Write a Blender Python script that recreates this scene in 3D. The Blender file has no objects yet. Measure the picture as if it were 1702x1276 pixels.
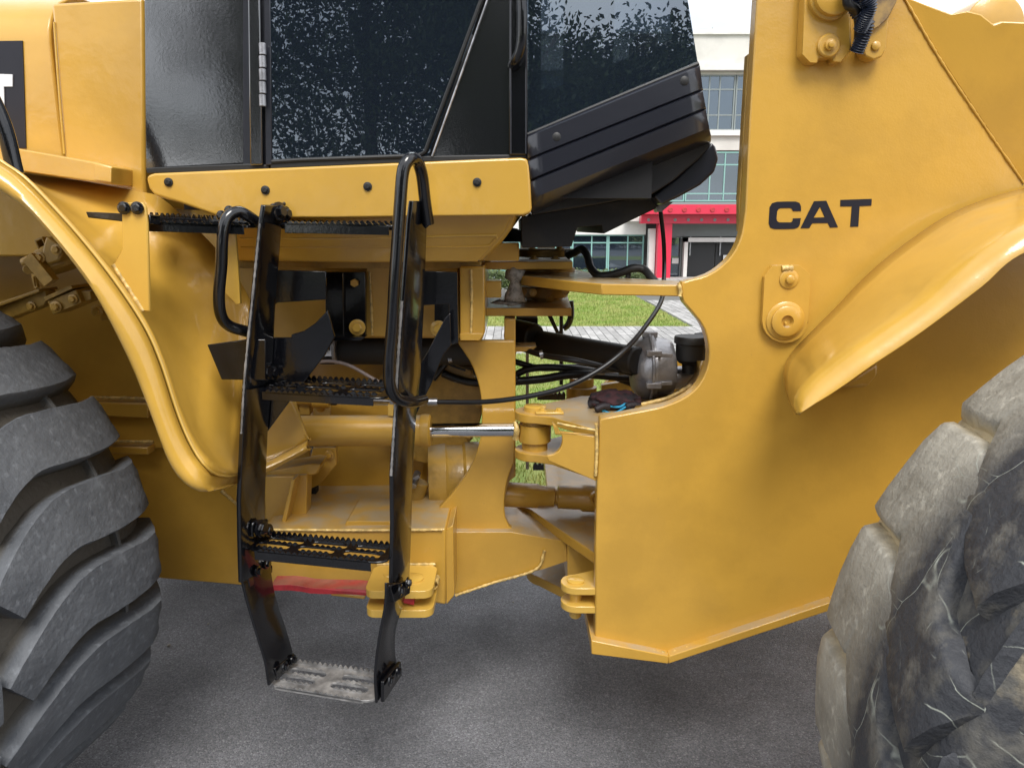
import bpy, bmesh, math, random
from mathutils import Vector, Matrix
random.seed(7)
sc = bpy.context.scene
col = sc.collection
# ------------------------------------------------------------------ camera
F = 1229.0; PITCH = math.radians(11.9); H = 1.7; CX, CY = 851.0, 638.0
cd = bpy.data.cameras.new("camera"); cam = bpy.data.objects.new("camera", cd); col.objects.link(cam)
cam.location = (0, 0, H); cam.rotation_euler = (math.radians(90) - PITCH, 0, 0)
cd.sensor_width = 36; cd.lens = F / 1702 * 36; cd.clip_start = .05; cd.clip_end = 600
sc.camera = cam
# ------------------------------------------------------------------ world
w = bpy.data.worlds.new("World"); sc.world = w; w.use_nodes = True
nt = w.node_tree; nt.nodes.clear()
SUN_EL = math.radians(54); SUN_AZ = math.radians(170)      # azimuth clockwise from +y
sky = nt.nodes.new('ShaderNodeTexSky'); sky.sky_type = 'NISHITA'; sky.sun_disc = False
sky.sun_elevation = SUN_EL; sky.sun_rotation = SUN_AZ; sky.dust_density = 2.0; sky.air_density = 1.0
tc = nt.nodes.new('ShaderNodeTexCoord'); nz = nt.nodes.new('ShaderNodeTexNoise')
nz.inputs['Scale'].default_value = 2.2; nz.inputs['Detail'].default_value = 5; nz.inputs['Roughness'].default_value = .55
mp = nt.nodes.new('ShaderNodeMapping'); mp.inputs['Scale'].default_value = (1, 1, 2.2); mp.inputs['Location'].default_value = (0.3, 1.3, 0.2)
rp = nt.nodes.new('ShaderNodeValToRGB'); rp.color_ramp.elements[0].position = .36; rp.color_ramp.elements[1].position = .56
rp.color_ramp.elements[0].color = (.45, .45, .45, 1); rp.color_ramp.elements[1].color = (.97, .97, .97, 1)
mx = nt.nodes.new('ShaderNodeMix'); mx.data_type = 'RGBA'
mx.inputs['B'].default_value = (13.5, 13.8, 14.3, 1)
bg = nt.nodes.new('ShaderNodeBackground'); bg.inputs['Strength'].default_value = .095
wo = nt.nodes.new('ShaderNodeOutputWorld')
nt.links.new(tc.outputs['Generated'], mp.inputs['Vector']); nt.links.new(mp.outputs[0], nz.inputs['Vector'])
nt.links.new(nz.outputs['Fac'], rp.inputs[0]); nt.links.new(rp.outputs[0], mx.inputs['Factor'])
nt.links.new(sky.outputs[0], mx.inputs['A']); nt.links.new(mx.outputs['Result'], bg.inputs['Color'])
nt.links.new(bg.outputs[0], wo.inputs['Surface'])
# ------------------------------------------------------------------ sun
sl = bpy.data.lights.new("sun", 'SUN'); sl.energy = 2.2; sl.angle = math.radians(26); sl.color = (1, .965, .91)
so = bpy.data.objects.new("sun", sl); col.objects.link(so)
sd = Vector((math.sin(SUN_AZ) * math.cos(SUN_EL), math.cos(SUN_AZ) * math.cos(SUN_EL), math.sin(SUN_EL)))
so.rotation_euler = sd.to_track_quat('Z', 'Y').to_euler(); so.location = (0, 0, 20)
vs = sc.view_settings; vs.view_transform = 'Standard'; vs.look = 'None'; vs.gamma = 1; vs.exposure = 0.52
vs.use_curve_mapping = False
sc.render.engine = 'CYCLES'; sc.cycles.max_bounces = 8; sc.cycles.transparent_max_bounces = 12

# ------------------------------------------------------------------ pixel of the photograph -> point of the place
ct, st_ = math.cos(PITCH), math.sin(PITCH)
def ray(px, py):
    a = (px - CX) / F; b = -(py - CY) / F
    return Vector((a, ct + b * st_, -st_ + b * ct))
def P(px, py, Y):
    d = ray(px, py); return Vector((0, 0, H)) + d * (Y / d.y)
def PZ(px, py, Z):
    d = ray(px, py); return Vector((0, 0, H)) + d * ((Z - H) / d.z)
def PX(px, Y, Z):      # point at depth Y, height Z lying in the pixel column px
    dz = Z - H; d = Y * ct - dz * st_
    return Vector(((px - CX) / F * d, Y, Z))

# ------------------------------------------------------------------ materials
def mat(name, c, rough=.5, metal=0., coat=0., var=.0, vscale=6., bump=0., bscale=200., c2=None, c2pos=(.45, .6), dust=0., wave=0., coords='Object', spec=.5, cior=1.5, specks=0., dustcol=(.36, .31, .23)):
    m = bpy.data.materials.new(name); m.use_nodes = True; n = m.node_tree; N = n.nodes; Lk = n.links
    b = N['Principled BSDF']; b.inputs['Roughness'].default_value = rough; b.inputs['Metallic'].default_value = metal
    b.inputs['Coat Weight'].default_value = coat; b.inputs['Coat Roughness'].default_value = .06
    b.inputs['Specular IOR Level'].default_value = spec; b.inputs['Coat IOR'].default_value = cior
    b.inputs['Base Color'].default_value = (*c, 1)
    t = N.new('ShaderNodeTexCoord'); geo = N.new('ShaderNodeNewGeometry')
    vec = geo.outputs['Position'] if coords == 'World' else t.outputs['Object']
    colout = None
    if var or c2:
        z = N.new('ShaderNodeTexNoise'); z.inputs['Scale'].default_value = vscale; z.inputs['Detail'].default_value = 7; z.inputs['Roughness'].default_value = .62
        Lk.new(vec, z.inputs['Vector'])
        r = N.new('ShaderNodeValToRGB'); r.color_ramp.elements[0].position = c2pos[0]; r.color_ramp.elements[1].position = c2pos[1]
        cc = c2 or tuple(v * (1 - var) for v in c)
        r.color_ramp.elements[0].color = (*c, 1); r.color_ramp.elements[1].color = (*cc, 1)
        Lk.new(z.outputs['Fac'], r.inputs[0]); colout = r.outputs[0]
        rr = N.new('ShaderNodeMapRange'); rr.inputs[3].default_value = rough * .8; rr.inputs[4].default_value = min(1, rough * 1.3)
        Lk.new(z.outputs['Fac'], rr.inputs[0]); Lk.new(rr.outputs[0], b.inputs['Roughness'])
    if dust:
        sx = N.new('ShaderNodeSeparateXYZ'); Lk.new(geo.outputs['Normal'], sx.inputs[0])
        mr = N.new('ShaderNodeMapRange'); mr.inputs[1].default_value = .75; mr.inputs[2].default_value = .98; mr.inputs[3].default_value = 0; mr.inputs[4].default_value = dust
        Lk.new(sx.outputs['Z'], mr.inputs[0])
        z2 = N.new('ShaderNodeTexNoise'); z2.inputs['Scale'].default_value = 14; z2.inputs['Detail'].default_value = 6; Lk.new(vec, z2.inputs['Vector'])
        mr2 = N.new('ShaderNodeMapRange'); mr2.inputs[1].default_value = .3; mr2.inputs[2].default_value = .6; Lk.new(z2.outputs['Fac'], mr2.inputs[0])
        mu = N.new('ShaderNodeMath'); mu.operation = 'MULTIPLY'; Lk.new(mr.outputs[0], mu.inputs[0]); Lk.new(mr2.outputs[0], mu.inputs[1])
        mm = N.new('ShaderNodeMix'); mm.data_type = 'RGBA'; mm.inputs['A'].default_value = (*c, 1); mm.inputs['B'].default_value = (*dustcol, 1)
        if colout: Lk.new(colout, mm.inputs['A'])
        Lk.new(mu.outputs[0], mm.inputs['Factor']); colout = mm.outputs['Result']
        cm = N.new('ShaderNodeMath'); cm.operation = 'MULTIPLY_ADD'; cm.inputs[1].default_value = -coat; cm.inputs[2].default_value = coat
        Lk.new(mu.outputs[0], cm.inputs[0]); Lk.new(cm.outputs[0], b.inputs['Coat Weight'])
    if specks:
        v4 = N.new('ShaderNodeTexVoronoi'); v4.inputs['Scale'].default_value = 26; Lk.new(vec, v4.inputs['Vector'])
        z5 = N.new('ShaderNodeTexNoise'); z5.inputs['Scale'].default_value = 3; Lk.new(vec, z5.inputs['Vector'])
        q5 = N.new('ShaderNodeMapRange'); q5.inputs[1].default_value = .045; q5.inputs[2].default_value = .02; Lk.new(v4.outputs['Distance'], q5.inputs[0])
        q6 = N.new('ShaderNodeMapRange'); q6.inputs[1].default_value = .52; q6.inputs[2].default_value = .60; q6.inputs[4].default_value = specks; Lk.new(z5.outputs['Fac'], q6.inputs[0])
        q7 = N.new('ShaderNodeMath'); q7.operation = 'MULTIPLY'; Lk.new(q5.outputs[0], q7.inputs[0]); Lk.new(q6.outputs[0], q7.inputs[1])
        m5 = N.new('ShaderNodeMix'); m5.data_type = 'RGBA'; m5.inputs['A'].default_value = (*c, 1); m5.inputs['B'].default_value = (.22, .15, .07, 1)
        if colout: Lk.new(colout, m5.inputs['A'])
        Lk.new(q7.outputs[0], m5.inputs['Factor']); colout = m5.outputs['Result']
    if colout: Lk.new(colout, b.inputs['Base Color'])
    if bump or wave:
        prev = None
        for sc_, stg, dist in ((bscale, bump, .002), (9., wave, .02)):
            if not stg: continue
            z3 = N.new('ShaderNodeTexNoise'); z3.inputs['Scale'].default_value = sc_; z3.inputs['Detail'].default_value = 3; Lk.new(vec, z3.inputs['Vector'])
            bp = N.new('ShaderNodeBump'); bp.inputs['Strength'].default_value = stg; bp.inputs['Distance'].default_value = dist
            Lk.new(z3.outputs['Fac'], bp.inputs['Height'])
            if prev: Lk.new(prev, bp.inputs['Normal'])
            prev = bp.outputs[0]
        Lk.new(prev, b.inputs['Normal']); Lk.new(prev, b.inputs['Coat Normal'])
    return m
YB = (.56, .318, .046)
YEL = mat('yellow_paint', YB, .33, coat=.45, var=.13, vscale=2.6, bump=.11, bscale=170, wave=.09, dust=.75, specks=.6)
YELF = mat('yellow_paint_sheet', (.58, .335, .05), .30, coat=.6, var=.11, vscale=3, bump=.08, bscale=150, wave=.13, dust=.25, specks=.4)
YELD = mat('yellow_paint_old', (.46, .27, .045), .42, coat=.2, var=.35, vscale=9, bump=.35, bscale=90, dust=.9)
YELB = mat('yellow_bright', (.63, .39, .07), .28, coat=.6, var=.05, vscale=3, bump=.04, wave=.08)
WELD = mat('painted_weld', (.72, .50, .17), .4, coat=.3, var=.4, vscale=60, bump=1.0, bscale=120)
BLK = mat('black_gloss_paint', (.004, .0043, .006), .16, coat=.4, cior=1.5, bump=.10, bscale=110, wave=.025, var=.3, vscale=12)
BLKQ = mat('black_gloss_panel', (.007, .0075, .010), .2, coat=1., cior=2.2, bump=.045, bscale=150, wave=.012)
BLKP = mat('black_smooth_panel', (.012, .013, .020), .32, coat=.45, cior=1.6, bump=.06, bscale=200, wave=.06)
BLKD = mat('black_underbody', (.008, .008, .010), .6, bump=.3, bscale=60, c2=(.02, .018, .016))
BLKM = mat('black_matte_plastic', (.014, .014, .014), .5, bump=.15, bscale=120)
RUBH = mat('hose_rubber', (.009, .009, .010), .38, bump=.05)
WORN = mat('worn_step_metal', (.12, .12, .122), .38, metal=.3, c2=(.42, .41, .40), c2pos=(.35, .70), vscale=18, bump=.5, bscale=90)
CHR = mat('chrome_rod', (.62, .63, .65), .07, metal=1.)
STEEL = mat('bare_steel', (.42, .42, .44), .32, metal=.9, var=.4, vscale=30)
ALU = mat('cast_metal_grey', (.36, .36, .38), .32, metal=.55, var=.35, vscale=16, bump=.35, bscale=120)
RED = mat('red_paint', (.50, .030, .040), .42, coat=.2, var=.3, vscale=20, dust=.6, dustcol=(.42, .22, .16))
DECAL = mat('black_decal', (.010, .010, .018), .35)
WHITE = mat('white_decal', (.72, .76, .82), .35)
GREASE = mat('pale_grease', (.34, .32, .29), .6, var=.5, vscale=60, bump=1., bscale=70)
def glass(name, tint, frough=.0, ior=1.5, blue_haze=.0):
    m = bpy.data.materials.new(name); m.use_nodes = True; n = m.node_tree; N = n.nodes; N.clear()
    o = N.new('ShaderNodeOutputMaterial'); mixs = N.new('ShaderNodeMixShader'); tr = N.new('ShaderNodeBsdfTransparent'); gl = N.new('ShaderNodeBsdfGlossy')
    tr.inputs[0].default_value = (*tint, 1); gl.inputs['Roughness'].default_value = frough; gl.inputs[0].default_value = (.80, .90, 1, 1); fr = N.new('ShaderNodeFresnel'); fr.inputs[0].default_value = ior  # gloss tinted blue, standing in for blue sky in the reflection
    df = N.new('ShaderNodeBsdfDiffuse'); df.inputs[0].default_value = (.11, .16, .25, 1); m2 = N.new('ShaderNodeMixShader'); m2.inputs[0].default_value = blue_haze  # blue diffuse veil: dusty glass and bluish reflection put into the colour
    n.links.new(tr.outputs[0], m2.inputs[1]); n.links.new(df.outputs[0], m2.inputs[2])
    n.links.new(fr.outputs[0], mixs.inputs[0]); n.links.new(m2.outputs[0], mixs.inputs[1]); n.links.new(gl.outputs[0], mixs.inputs[2]); n.links.new(mixs.outputs[0], o.inputs[0])
    return m
GLASS_DOOR = glass('tinted_door_glass', (.10, .11, .12), .0, 2.2, .08)
GLASS_CAB = glass('tinted_cab_glass', (.16, .19, .22), .0, 2.5, .09)
GLASS_B = glass('building_glass', (.35, .42, .42), .02, 2.4, .12)
INTER = mat('cab_lining', (.006, .006, .007), .8)
BROWN = mat('brown_trim', (.10, .035, .018), .5, var=.3, vscale=15)

# tyre rubber: u = distance from the tread centre line is |object y|
def rubber(name, base, dusty, tan, cracks, up):
    m = bpy.data.materials.new(name); m.use_nodes = True; n = m.node_tree; N = n.nodes; Lk = n.links; b = N['Principled BSDF']
    t = N.new('ShaderNodeTexCoord'); v = t.outputs['Object']
    def noise(s, d=6, r=.6):
        z = N.new('ShaderNodeTexNoise'); z.inputs['Scale'].default_value = s; z.inputs['Detail'].default_value = d; z.inputs['Roughness'].default_value = r; Lk.new(v, z.inputs['Vector']); return z.outputs['Fac']
    def mr(x, a, bb, c=0., d=1.):
        q = N.new('ShaderNodeMapRange'); q.inputs[1].default_value = a; q.inputs[2].default_value = bb; q.inputs[3].default_value = c; q.inputs[4].default_value = d; Lk.new(x, q.inputs[0]); return q.outputs[0]
    def mth(op, x, y):
        q = N.new('ShaderNodeMath'); q.operation = op
        for i, k in enumerate((x, y)):
            if isinstance(k, (int, float)): q.inputs[i].default_value = k
            else: Lk.new(k, q.inputs[i])
        return q.outputs[0]
    def mixc(f, a, c):
        q = N.new('ShaderNodeMix'); q.data_type = 'RGBA'
        for nm, k in (('A', a), ('B', c)):
            if isinstance(k, tuple): q.inputs[nm].default_value = (*k, 1)
            else: Lk.new(k, q.inputs[nm])
        Lk.new(f, q.inputs['Factor']); return q.outputs['Result']
    s = N.new('ShaderNodeSeparateXYZ'); Lk.new(v, s.inputs[0])
    r2 = mth('SQRT', mth('ADD', mth('MULTIPLY', s.outputs['X'], s.outputs['X']), mth('MULTIPLY', s.outputs['Z'], s.outputs['Z'])), 0)
    c = mixc(mr(noise(7), .35, .65), base, dusty)
    c = mixc(mr(noise(45, 4), .55, .75, 0, .5), c, tuple(x * 1.9 for x in dusty))
    # dirt caught low in the grooves
    g = mth('MULTIPLY', mr(r2, up - .004, up - .030), mr(noise(22), .12, .34))
    c = mixc(g, c, tan)
    if cracks:
        cen = mth('MULTIPLY', mr(s.outputs['Y'], .05, -.04), mr(noise(5), .25, .40))      # worn clean contact band, outboard of the inner shoulder
        c = mixc(cen, c, (.042, .044, .050))
        vo = N.new('ShaderNodeTexVoronoi'); vo.feature = 'DISTANCE_TO_EDGE'; vo.inputs['Scale'].default_value = 10
        nd = N.new('ShaderNodeTexNoise'); nd.inputs['Scale'].default_value = 6; Lk.new(v, nd.inputs['Vector'])
        ad = N.new('ShaderNodeMix'); ad.data_type = 'RGBA'; ad.inputs['Factor'].default_value = .10; Lk.new(v, ad.inputs['A']); Lk.new(nd.outputs['Color'], ad.inputs['B'])
        Lk.new(ad.outputs['Result'], vo.inputs['Vector'])
        ln = mth('MULTIPLY', mr(vo.outputs[0], .011, .001), mth('MULTIPLY', mr(noise(9, 3), .44, .54), mr(s.outputs['Y'], .09, .0)))
        c = mixc(ln, c, (.34, .36, .31))
        # pale dusty rims at the inner shoulder
        c = mixc(mth('MULTIPLY', mr(noise(13), .48, .62), .42), c, (.20, .185, .15))
    Lk.new(c, b.inputs['Base Color']); b.inputs['Roughness'].default_value = .62; b.inputs['Specular IOR Level'].default_value = .35
    bp = N.new('ShaderNodeBump'); bp.inputs['Strength'].default_value = .6 if cracks else .5; bp.inputs['Distance'].default_value = .006
    Lk.new(mth('ADD', noise(60, 5), mth('MULTIPLY', noise(14), 2.)), bp.inputs['Height']); Lk.new(bp.outputs[0], b.inputs['Normal'])
    return m
RUB_NEW = rubber('new_tyre_rubber', (.085, .092, .104), (.125, .134, .148), (.11, .10, .085), False, .78)
RUB_OLD = rubber('worn_dusty_tyre_rubber', (.235, .22, .185), (.34, .32, .27), (.50, .41, .25), True, .859)

# ------------------------------------------------------------------ mesh helpers
WL = {}       # world location of every object made here
def tag(o, label=None, cat=None, group=None, kind=None):
    for k, v in (('label', label), ('category', cat), ('group', group), ('kind', kind)):
        if v: o[k] = v
    return o
def empty(name, loc, label, cat, group=None):
    o = bpy.data.objects.new(name, None); col.objects.link(o); o.location = loc; WL[o.name] = Vector(loc); return tag(o, label, cat, group)
def link(name, me, c, parent):
    o = bpy.data.objects.new(name, me); col.objects.link(o); WL[o.name] = Vector(c)
    if parent: o.parent = parent; o.location = Vector(c) - WL[parent.name]
    else: o.location = c
    return o
def finish(me, smooth=40):
    if smooth:
        me.polygons.foreach_set('use_smooth', [True] * len(me.polygons)); me.set_sharp_from_angle(angle=math.radians(smooth))
class MB:
    def __init__(s): s.v = []; s.f = []
    def add(s, vs_, fs):
        o = len(s.v); s.v += [Vector(q) for q in vs_]; s.f += [tuple(i + o for i in f) for f in fs]; return s
    def box(s, a, b):
        x0, y0, z0 = a; x1, y1, z1 = b
        return s.add([(x0, y0, z0), (x1, y0, z0), (x1, y1, z0), (x0, y1, z0), (x0, y0, z1), (x1, y0, z1), (x1, y1, z1), (x0, y1, z1)],
                     [(0, 3, 2, 1), (4, 5, 6, 7), (0, 1, 5, 4), (1, 2, 6, 5), (2, 3, 7, 6), (3, 0, 4, 7)])
    def prism(s, pts, off):
        n = len(pts); off = Vector(off); pts = [Vector(p) for p in pts]
        return s.add(pts + [p + off for p in pts], [tuple(range(n))[::-1], tuple(range(n, 2 * n))] + [(i, (i + 1) % n, n + (i + 1) % n, n + i) for i in range(n)])
    def bar(s, p0, p1, w_, h_, up=(0, 0, 1)):
        p0, p1 = Vector(p0), Vector(p1); d = (p1 - p0).normalized(); u = Vector(up); x = d.cross(u).normalized() * w_ / 2; y = x.cross(d).normalized() * h_ / 2
        return s.prism([p0 - x - y, p0 + x - y, p0 + x + y, p0 - x + y], p1 - p0)
    def lathe(s, p, d, prof, n=28):      # prof: (distance along d, radius)
        p = Vector(p); d = Vector(d).normalized(); a = d.orthogonal().normalized(); b = d.cross(a); V = []
        for (h, r) in prof:
            for k in range(n):
                t = 2 * math.pi * k / n; V.append(p + d * h + (a * math.cos(t) + b * math.sin(t)) * max(r, 1e-5))
        Fs = [(i * n + k, i * n + (k + 1) % n, (i + 1) * n + (k + 1) % n, (i + 1) * n + k) for i in range(len(prof) - 1) for k in range(n)]
        Fs += [tuple(range(n))[::-1], tuple(range((len(prof) - 1) * n, len(prof) * n))]
        return s.add(V, Fs)
    def cyl(s, p0, p1, r, n=28, ch=None):
        p0, p1 = Vector(p0), Vector(p1); L_ = (p1 - p0).length; c = ch if ch is not None else min(r * .12, L_ * .2)
        return s.lathe(p0, p1 - p0, [(0, r - c), (c, r), (L_ - c, r), (L_, r - c)], n)
    def tube(s, pts, r, n=12, smooth=True, ribs=0):
        if smooth: pts = crv(pts, max(24, 6 * len(pts)) if not ribs else ribs * 2)
        pts = [Vector(p) for p in pts]; V = []; a = None
        for i, p in enumerate(pts):
            d = (pts[min(i + 1, len(pts) - 1)] - pts[max(i - 1, 0)]).normalized()
            a = d.orthogonal().normalized() if a is None else (a - d * a.dot(d)).normalized(); b = d.cross(a)
            rr = r * (1 + (.12 if i % 2 else -.08)) if ribs else r
            for k in range(n):
                t = 2 * math.pi * k / n; V.append(p + (a * math.cos(t) + b * math.sin(t)) * rr)
        m = len(pts)
        Fs = [(i * n + k, i * n + (k + 1) % n, (i + 1) * n + (k + 1) % n, (i + 1) * n + k) for i in range(m - 1) for k in range(n)]
        Fs += [tuple(range(n))[::-1], tuple(range((m - 1) * n, m * n))]
        return s.add(V, Fs)
    def loft(s, rows):
        n = len(rows[0]); V = [p for r in rows for p in r]
        return s.add(V, [(i * n + k, i * n + k + 1, (i + 1) * n + k + 1, (i + 1) * n + k) for i in range(len(rows) - 1) for k in range(n - 1)])
    def build(s, name, m, parent=None, bevel=0., smooth=40, solid=0., seg=2, label=None, fix=True):
        c = sum(s.v, Vector()) / len(s.v)
        me = bpy.data.meshes.new(name); me.from_pydata([q - c for q in s.v], [], s.f)
        if fix:
            bm = bmesh.new(); bm.from_mesh(me); bmesh.ops.recalc_face_normals(bm, faces=bm.faces); bm.to_mesh(me); bm.free()
        finish(me, smooth); me.materials.append(m)
        o = link(name, me, c, parent)
        if solid:
            md = o.modifiers.new('s', 'SOLIDIFY'); md.thickness = solid; md.offset = 0
        if bevel:
            md = o.modifiers.new('b', 'BEVEL'); md.width = bevel; md.segments = seg; md.limit_method = 'ANGLE'; md.angle_limit = math.radians(38)
        if label: o['label'] = label
        return o
def crv(pts, n):      # Catmull-Rom through the points, n samples evenly along the length
    pts = [Vector(p) for p in pts]; q = [pts[0] * 2 - pts[1]] + pts + [pts[-1] * 2 - pts[-2]]; out = []
    for i in range(1, len(q) - 2):
        for k in range(12):
            t = k / 12; a, b, c, d = q[i - 1], q[i], q[i + 1], q[i + 2]
            out.append(.5 * ((2 * b) + (c - a) * t + (2 * a - 5 * b + 4 * c - d) * t * t + (3 * b - a - 3 * c + d) * t ** 3))
    out.append(pts[-1]); L_ = [0]
    for i in range(1, len(out)): L_.append(L_[-1] + (out[i] - out[i - 1]).length)
    res = []; j = 0
    for k in range(n):
        s_ = L_[-1] * k / (n - 1)
        while j < len(L_) - 2 and L_[j + 1] < s_: j += 1
        t = (s_ - L_[j]) / max(L_[j + 1] - L_[j], 1e-9); out_ = out[j].lerp(out[j + 1], min(max(t, 0), 1)); res.append(out_)
    return res
def c2(pts, n):      # the same for pixel pairs
    return [(p.x, p.y) for p in crv([(a, b, 0) for a, b in pts], n)]
def fill(outer, holes=()):
    bm = bmesh.new()
    for lp in [outer] + list(holes):
        vs_ = [bm.verts.new(p) for p in lp]
        for i in range(len(vs_)): bm.edges.new((vs_[i], vs_[(i + 1) % len(vs_)]))
    bmesh.ops.triangle_fill(bm, use_beauty=True, use_dissolve=False, edges=bm.edges[:])
    return bm
def solidfill(name, outer, off, m, parent, holes=(), bevel=.003, smooth=30, label=None, seg=2):
    bm = fill(outer, holes); fs = bm.faces[:]
    r = bmesh.ops.extrude_face_region(bm, geom=fs); off = Vector(off)
    bmesh.ops.translate(bm, verts=[g for g in r['geom'] if isinstance(g, bmesh.types.BMVert)], vec=off)
    bmesh.ops.recalc_face_normals(bm, faces=bm.faces)
    c = sum((v.co for v in bm.verts), Vector()) / len(bm.verts)
    bmesh.ops.translate(bm, verts=bm.verts, vec=-c)
    me = bpy.data.meshes.new(name); bm.to_mesh(me); bm.free(); finish(me, smooth); me.materials.append(m)
    o = link(name, me, c, parent)
    if bevel:
        md = o.modifiers.new('b', 'BEVEL'); md.width = bevel; md.segments = seg; md.limit_method = 'ANGLE'; md.angle_limit = math.radians(30)
    if label: o['label'] = label
    return o
def pl(name, pts, Y, th, m, parent, bevel=.003, holes=(), label=None, off=None, seg=2):
    g = lambda L_: [P(q[0], q[1], q[2] if len(q) > 2 else Y) for q in L_]
    return solidfill(name, g(pts), off or (0, th, 0), m, parent, [g(h) for h in holes], bevel, label=label, seg=seg)
def rc(x0, y0, x1, y1): return [(x0, y0), (x1, y0), (x1, y1), (x0, y1)]
def circ(cx, cy, r, n=20, ry=None): return [(cx + r * math.cos(2 * math.pi * k / n), cy + (ry or r) * math.sin(2 * math.pi * k / n)) for k in range(n)]
_bolt = {}
def bolt(p, d, r, m, parent, washer=True, name='bolt'):
    key = (round(r, 4), m.name, washer)
    if key not in _bolt:
        b = MB()
        if washer: b.lathe((0, 0, 0), (0, 0, 1), [(-.002, r * 1.55), (r * .2, r * 1.55), (r * .25, r * 1.45)], 20)
        b.lathe((0, 0, 0), (0, 0, 1), [(0, r), (r * .85, r), (r * 1.0, r * .82)], 6)
        me = bpy.data.meshes.new('bolt'); me.from_pydata(b.v, [], b.f); finish(me, 35); me.materials.append(m); _bolt[key] = me
    o = link(name, _bolt[key], p, parent); o.rotation_euler = Vector(d).to_track_quat('Z', 'Y').to_euler(); o.rotation_euler.rotate_axis('Z', random.random() * 3); return o
def weld(pts, r, parent, m=None, name='weld_bead'):      # a lumpy bead along a line
    q = crv(pts, max(10, int(sum((Vector(pts[i + 1]) - Vector(pts[i])).length for i in range(len(pts) - 1)) / .006)))
    b = MB(); V = []; n = 7; a = None
    for i, p in enumerate(q):
        d = (q[min(i + 1, len(q) - 1)] - q[max(i - 1, 0)]).normalized(); a = d.orthogonal().normalized() if a is None else (a - d * a.dot(d)).normalized(); bb = d.cross(a)
        rr = r * random.uniform(.72, 1.25)
        V += [p + (a * math.cos(2 * math.pi * k / n) + bb * math.sin(2 * math.pi * k / n)) * rr for k in range(n)]
    b.add(V, [(i * n + k, i * n + (k + 1) % n, (i + 1) * n + (k + 1) % n, (i + 1) * n + k) for i in range(len(q) - 1) for k in range(n)])
    return b.build(name, m or WELD, parent, smooth=180)
TOC = Vector((0, -1, 0))

# ================================================================== THE SETTING
def plane(name, x0, x1, y0, y1, z, m):
    me = bpy.data.meshes.new(name); me.from_pydata([(x0, y0, 0), (x1, y0, 0), (x1, y1, 0), (x0, y1, 0)], [], [(0, 1, 2, 3)]); me.materials.append(m)
    o = link(name, me, (0, 0, z), None); return tag(o, kind='structure')
def asphalt():
    m = bpy.data.materials.new('asphalt'); m.use_nodes = True; n = m.node_tree; N = n.nodes; Lk = n.links; b = N['Principled BSDF']
    g = N.new('ShaderNodeNewGeometry'); v = g.outputs['Position']
    vo = N.new('ShaderNodeTexVoronoi'); vo.inputs['Scale'].default_value = 210; Lk.new(v, vo.inputs['Vector'])
    r = N.new('ShaderNodeValToRGB'); e = r.color_ramp.elements; e[0].position = 0; e[0].color = (.095, .096, .104, 1); e[1].position = .55; e[1].color = (.155, .157, .170, 1)
    e2 = e.new(.93); e2.color = (.20, .202, .216, 1); e3 = e.new(.975); e3.color = (.27, .27, .28, 1)
    s = N.new('ShaderNodeSeparateColor'); Lk.new(vo.outputs['Color'], s.inputs[0]); Lk.new(s.outputs[0], r.inputs[0])
    z = N.new('ShaderNodeTexNoise'); z.inputs['Scale'].default_value = 3.; z.inputs['Detail'].default_value = 8; Lk.new(v, z.inputs['Vector'])
    mr = N.new('ShaderNodeMapRange'); mr.inputs[1].default_value = .3; mr.inputs[2].default_value = .7; mr.inputs[3].default_value = .70; mr.inputs[4].default_value = 1.25; Lk.new(z.outputs['Fac'], mr.inputs[0])
    mu = N.new('ShaderNodeMix'); mu.data_type = 'RGBA'; mu.blend_type = 'MULTIPLY'; mu.inputs['Factor'].default_value = 1; Lk.new(r.outputs[0], mu.inputs['A']); Lk.new(mr.outputs[0], mu.inputs['B'])
    Lk.new(mu.outputs['Result'], b.inputs['Base Color']); b.inputs['Roughness'].default_value = .75
    bp = N.new('ShaderNodeBump'); bp.inputs['Strength'].default_value = .9; bp.inputs['Distance'].default_value = .006; Lk.new(vo.outputs['Distance'], bp.inputs['Height']); bp.invert = True
    Lk.new(bp.outputs[0], b.inputs['Normal']); return m
LAWN = mat('lawn_soil', (.15, .22, .040), .9, c2=(.24, .26, .075), c2pos=(.4, .62), vscale=3, bump=1., bscale=60, coords='World')
plane('ground', -300, 300, -300, 400, -.03, LAWN)
plane('asphalt_road', -60, 60, -30, 4.15, 0, asphalt())
plane('lawn_ground', -60, 60, 4.15, 10.05, .004, LAWN)
plane('lawn_ground', -60, 3.15, 12.75, 20.2, .004, LAWN)
KERB = mat('pale_concrete', (.42, .41, .39), .8, var=.3, vscale=8, bump=.5, bscale=50, coords='World')
tag(MB().box((-60, 10.05, -.02), (60, 10.15, .03)).build('kerb', KERB, bevel=.008), kind='structure')
JOINT = mat('paving_joint', (.13, .13, .12), .9, coords='World')
pav = plane('pavement', -60, 60, 10.15, 12.75, .006, JOINT)
PAVM = [mat('paver_grey', (.36 * k, .355 * k, .345 * k), .75, var=.25, vscale=9, bump=.4, bscale=60, coords='World') for k in (.85, 1., 1.14)]
pm = []
for m in PAVM:
    me = bpy.data.meshes.new('paver'); b = MB().box((-.058, -.256, 0), (.058, .256, .03)); me.from_pydata(b.v, [], b.f); me.materials.append(m); pm.append(me)
def lay(x0, x1, y0, y1, parent):
    j = 0; y = y0
    while y < y1 - .3:
        x = x0
        while x < x1:
            o = link('paver', random.choice(pm), (x + .06, y + .26, .004 + random.uniform(-.002, .002)), parent); x += .126
        y += .52; j += 1
lay(-1.3, 3.4, 10.16, 12.75, pav)
path = plane('path', 3.15, 60, 12.75, 24, .006, JOINT)
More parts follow.
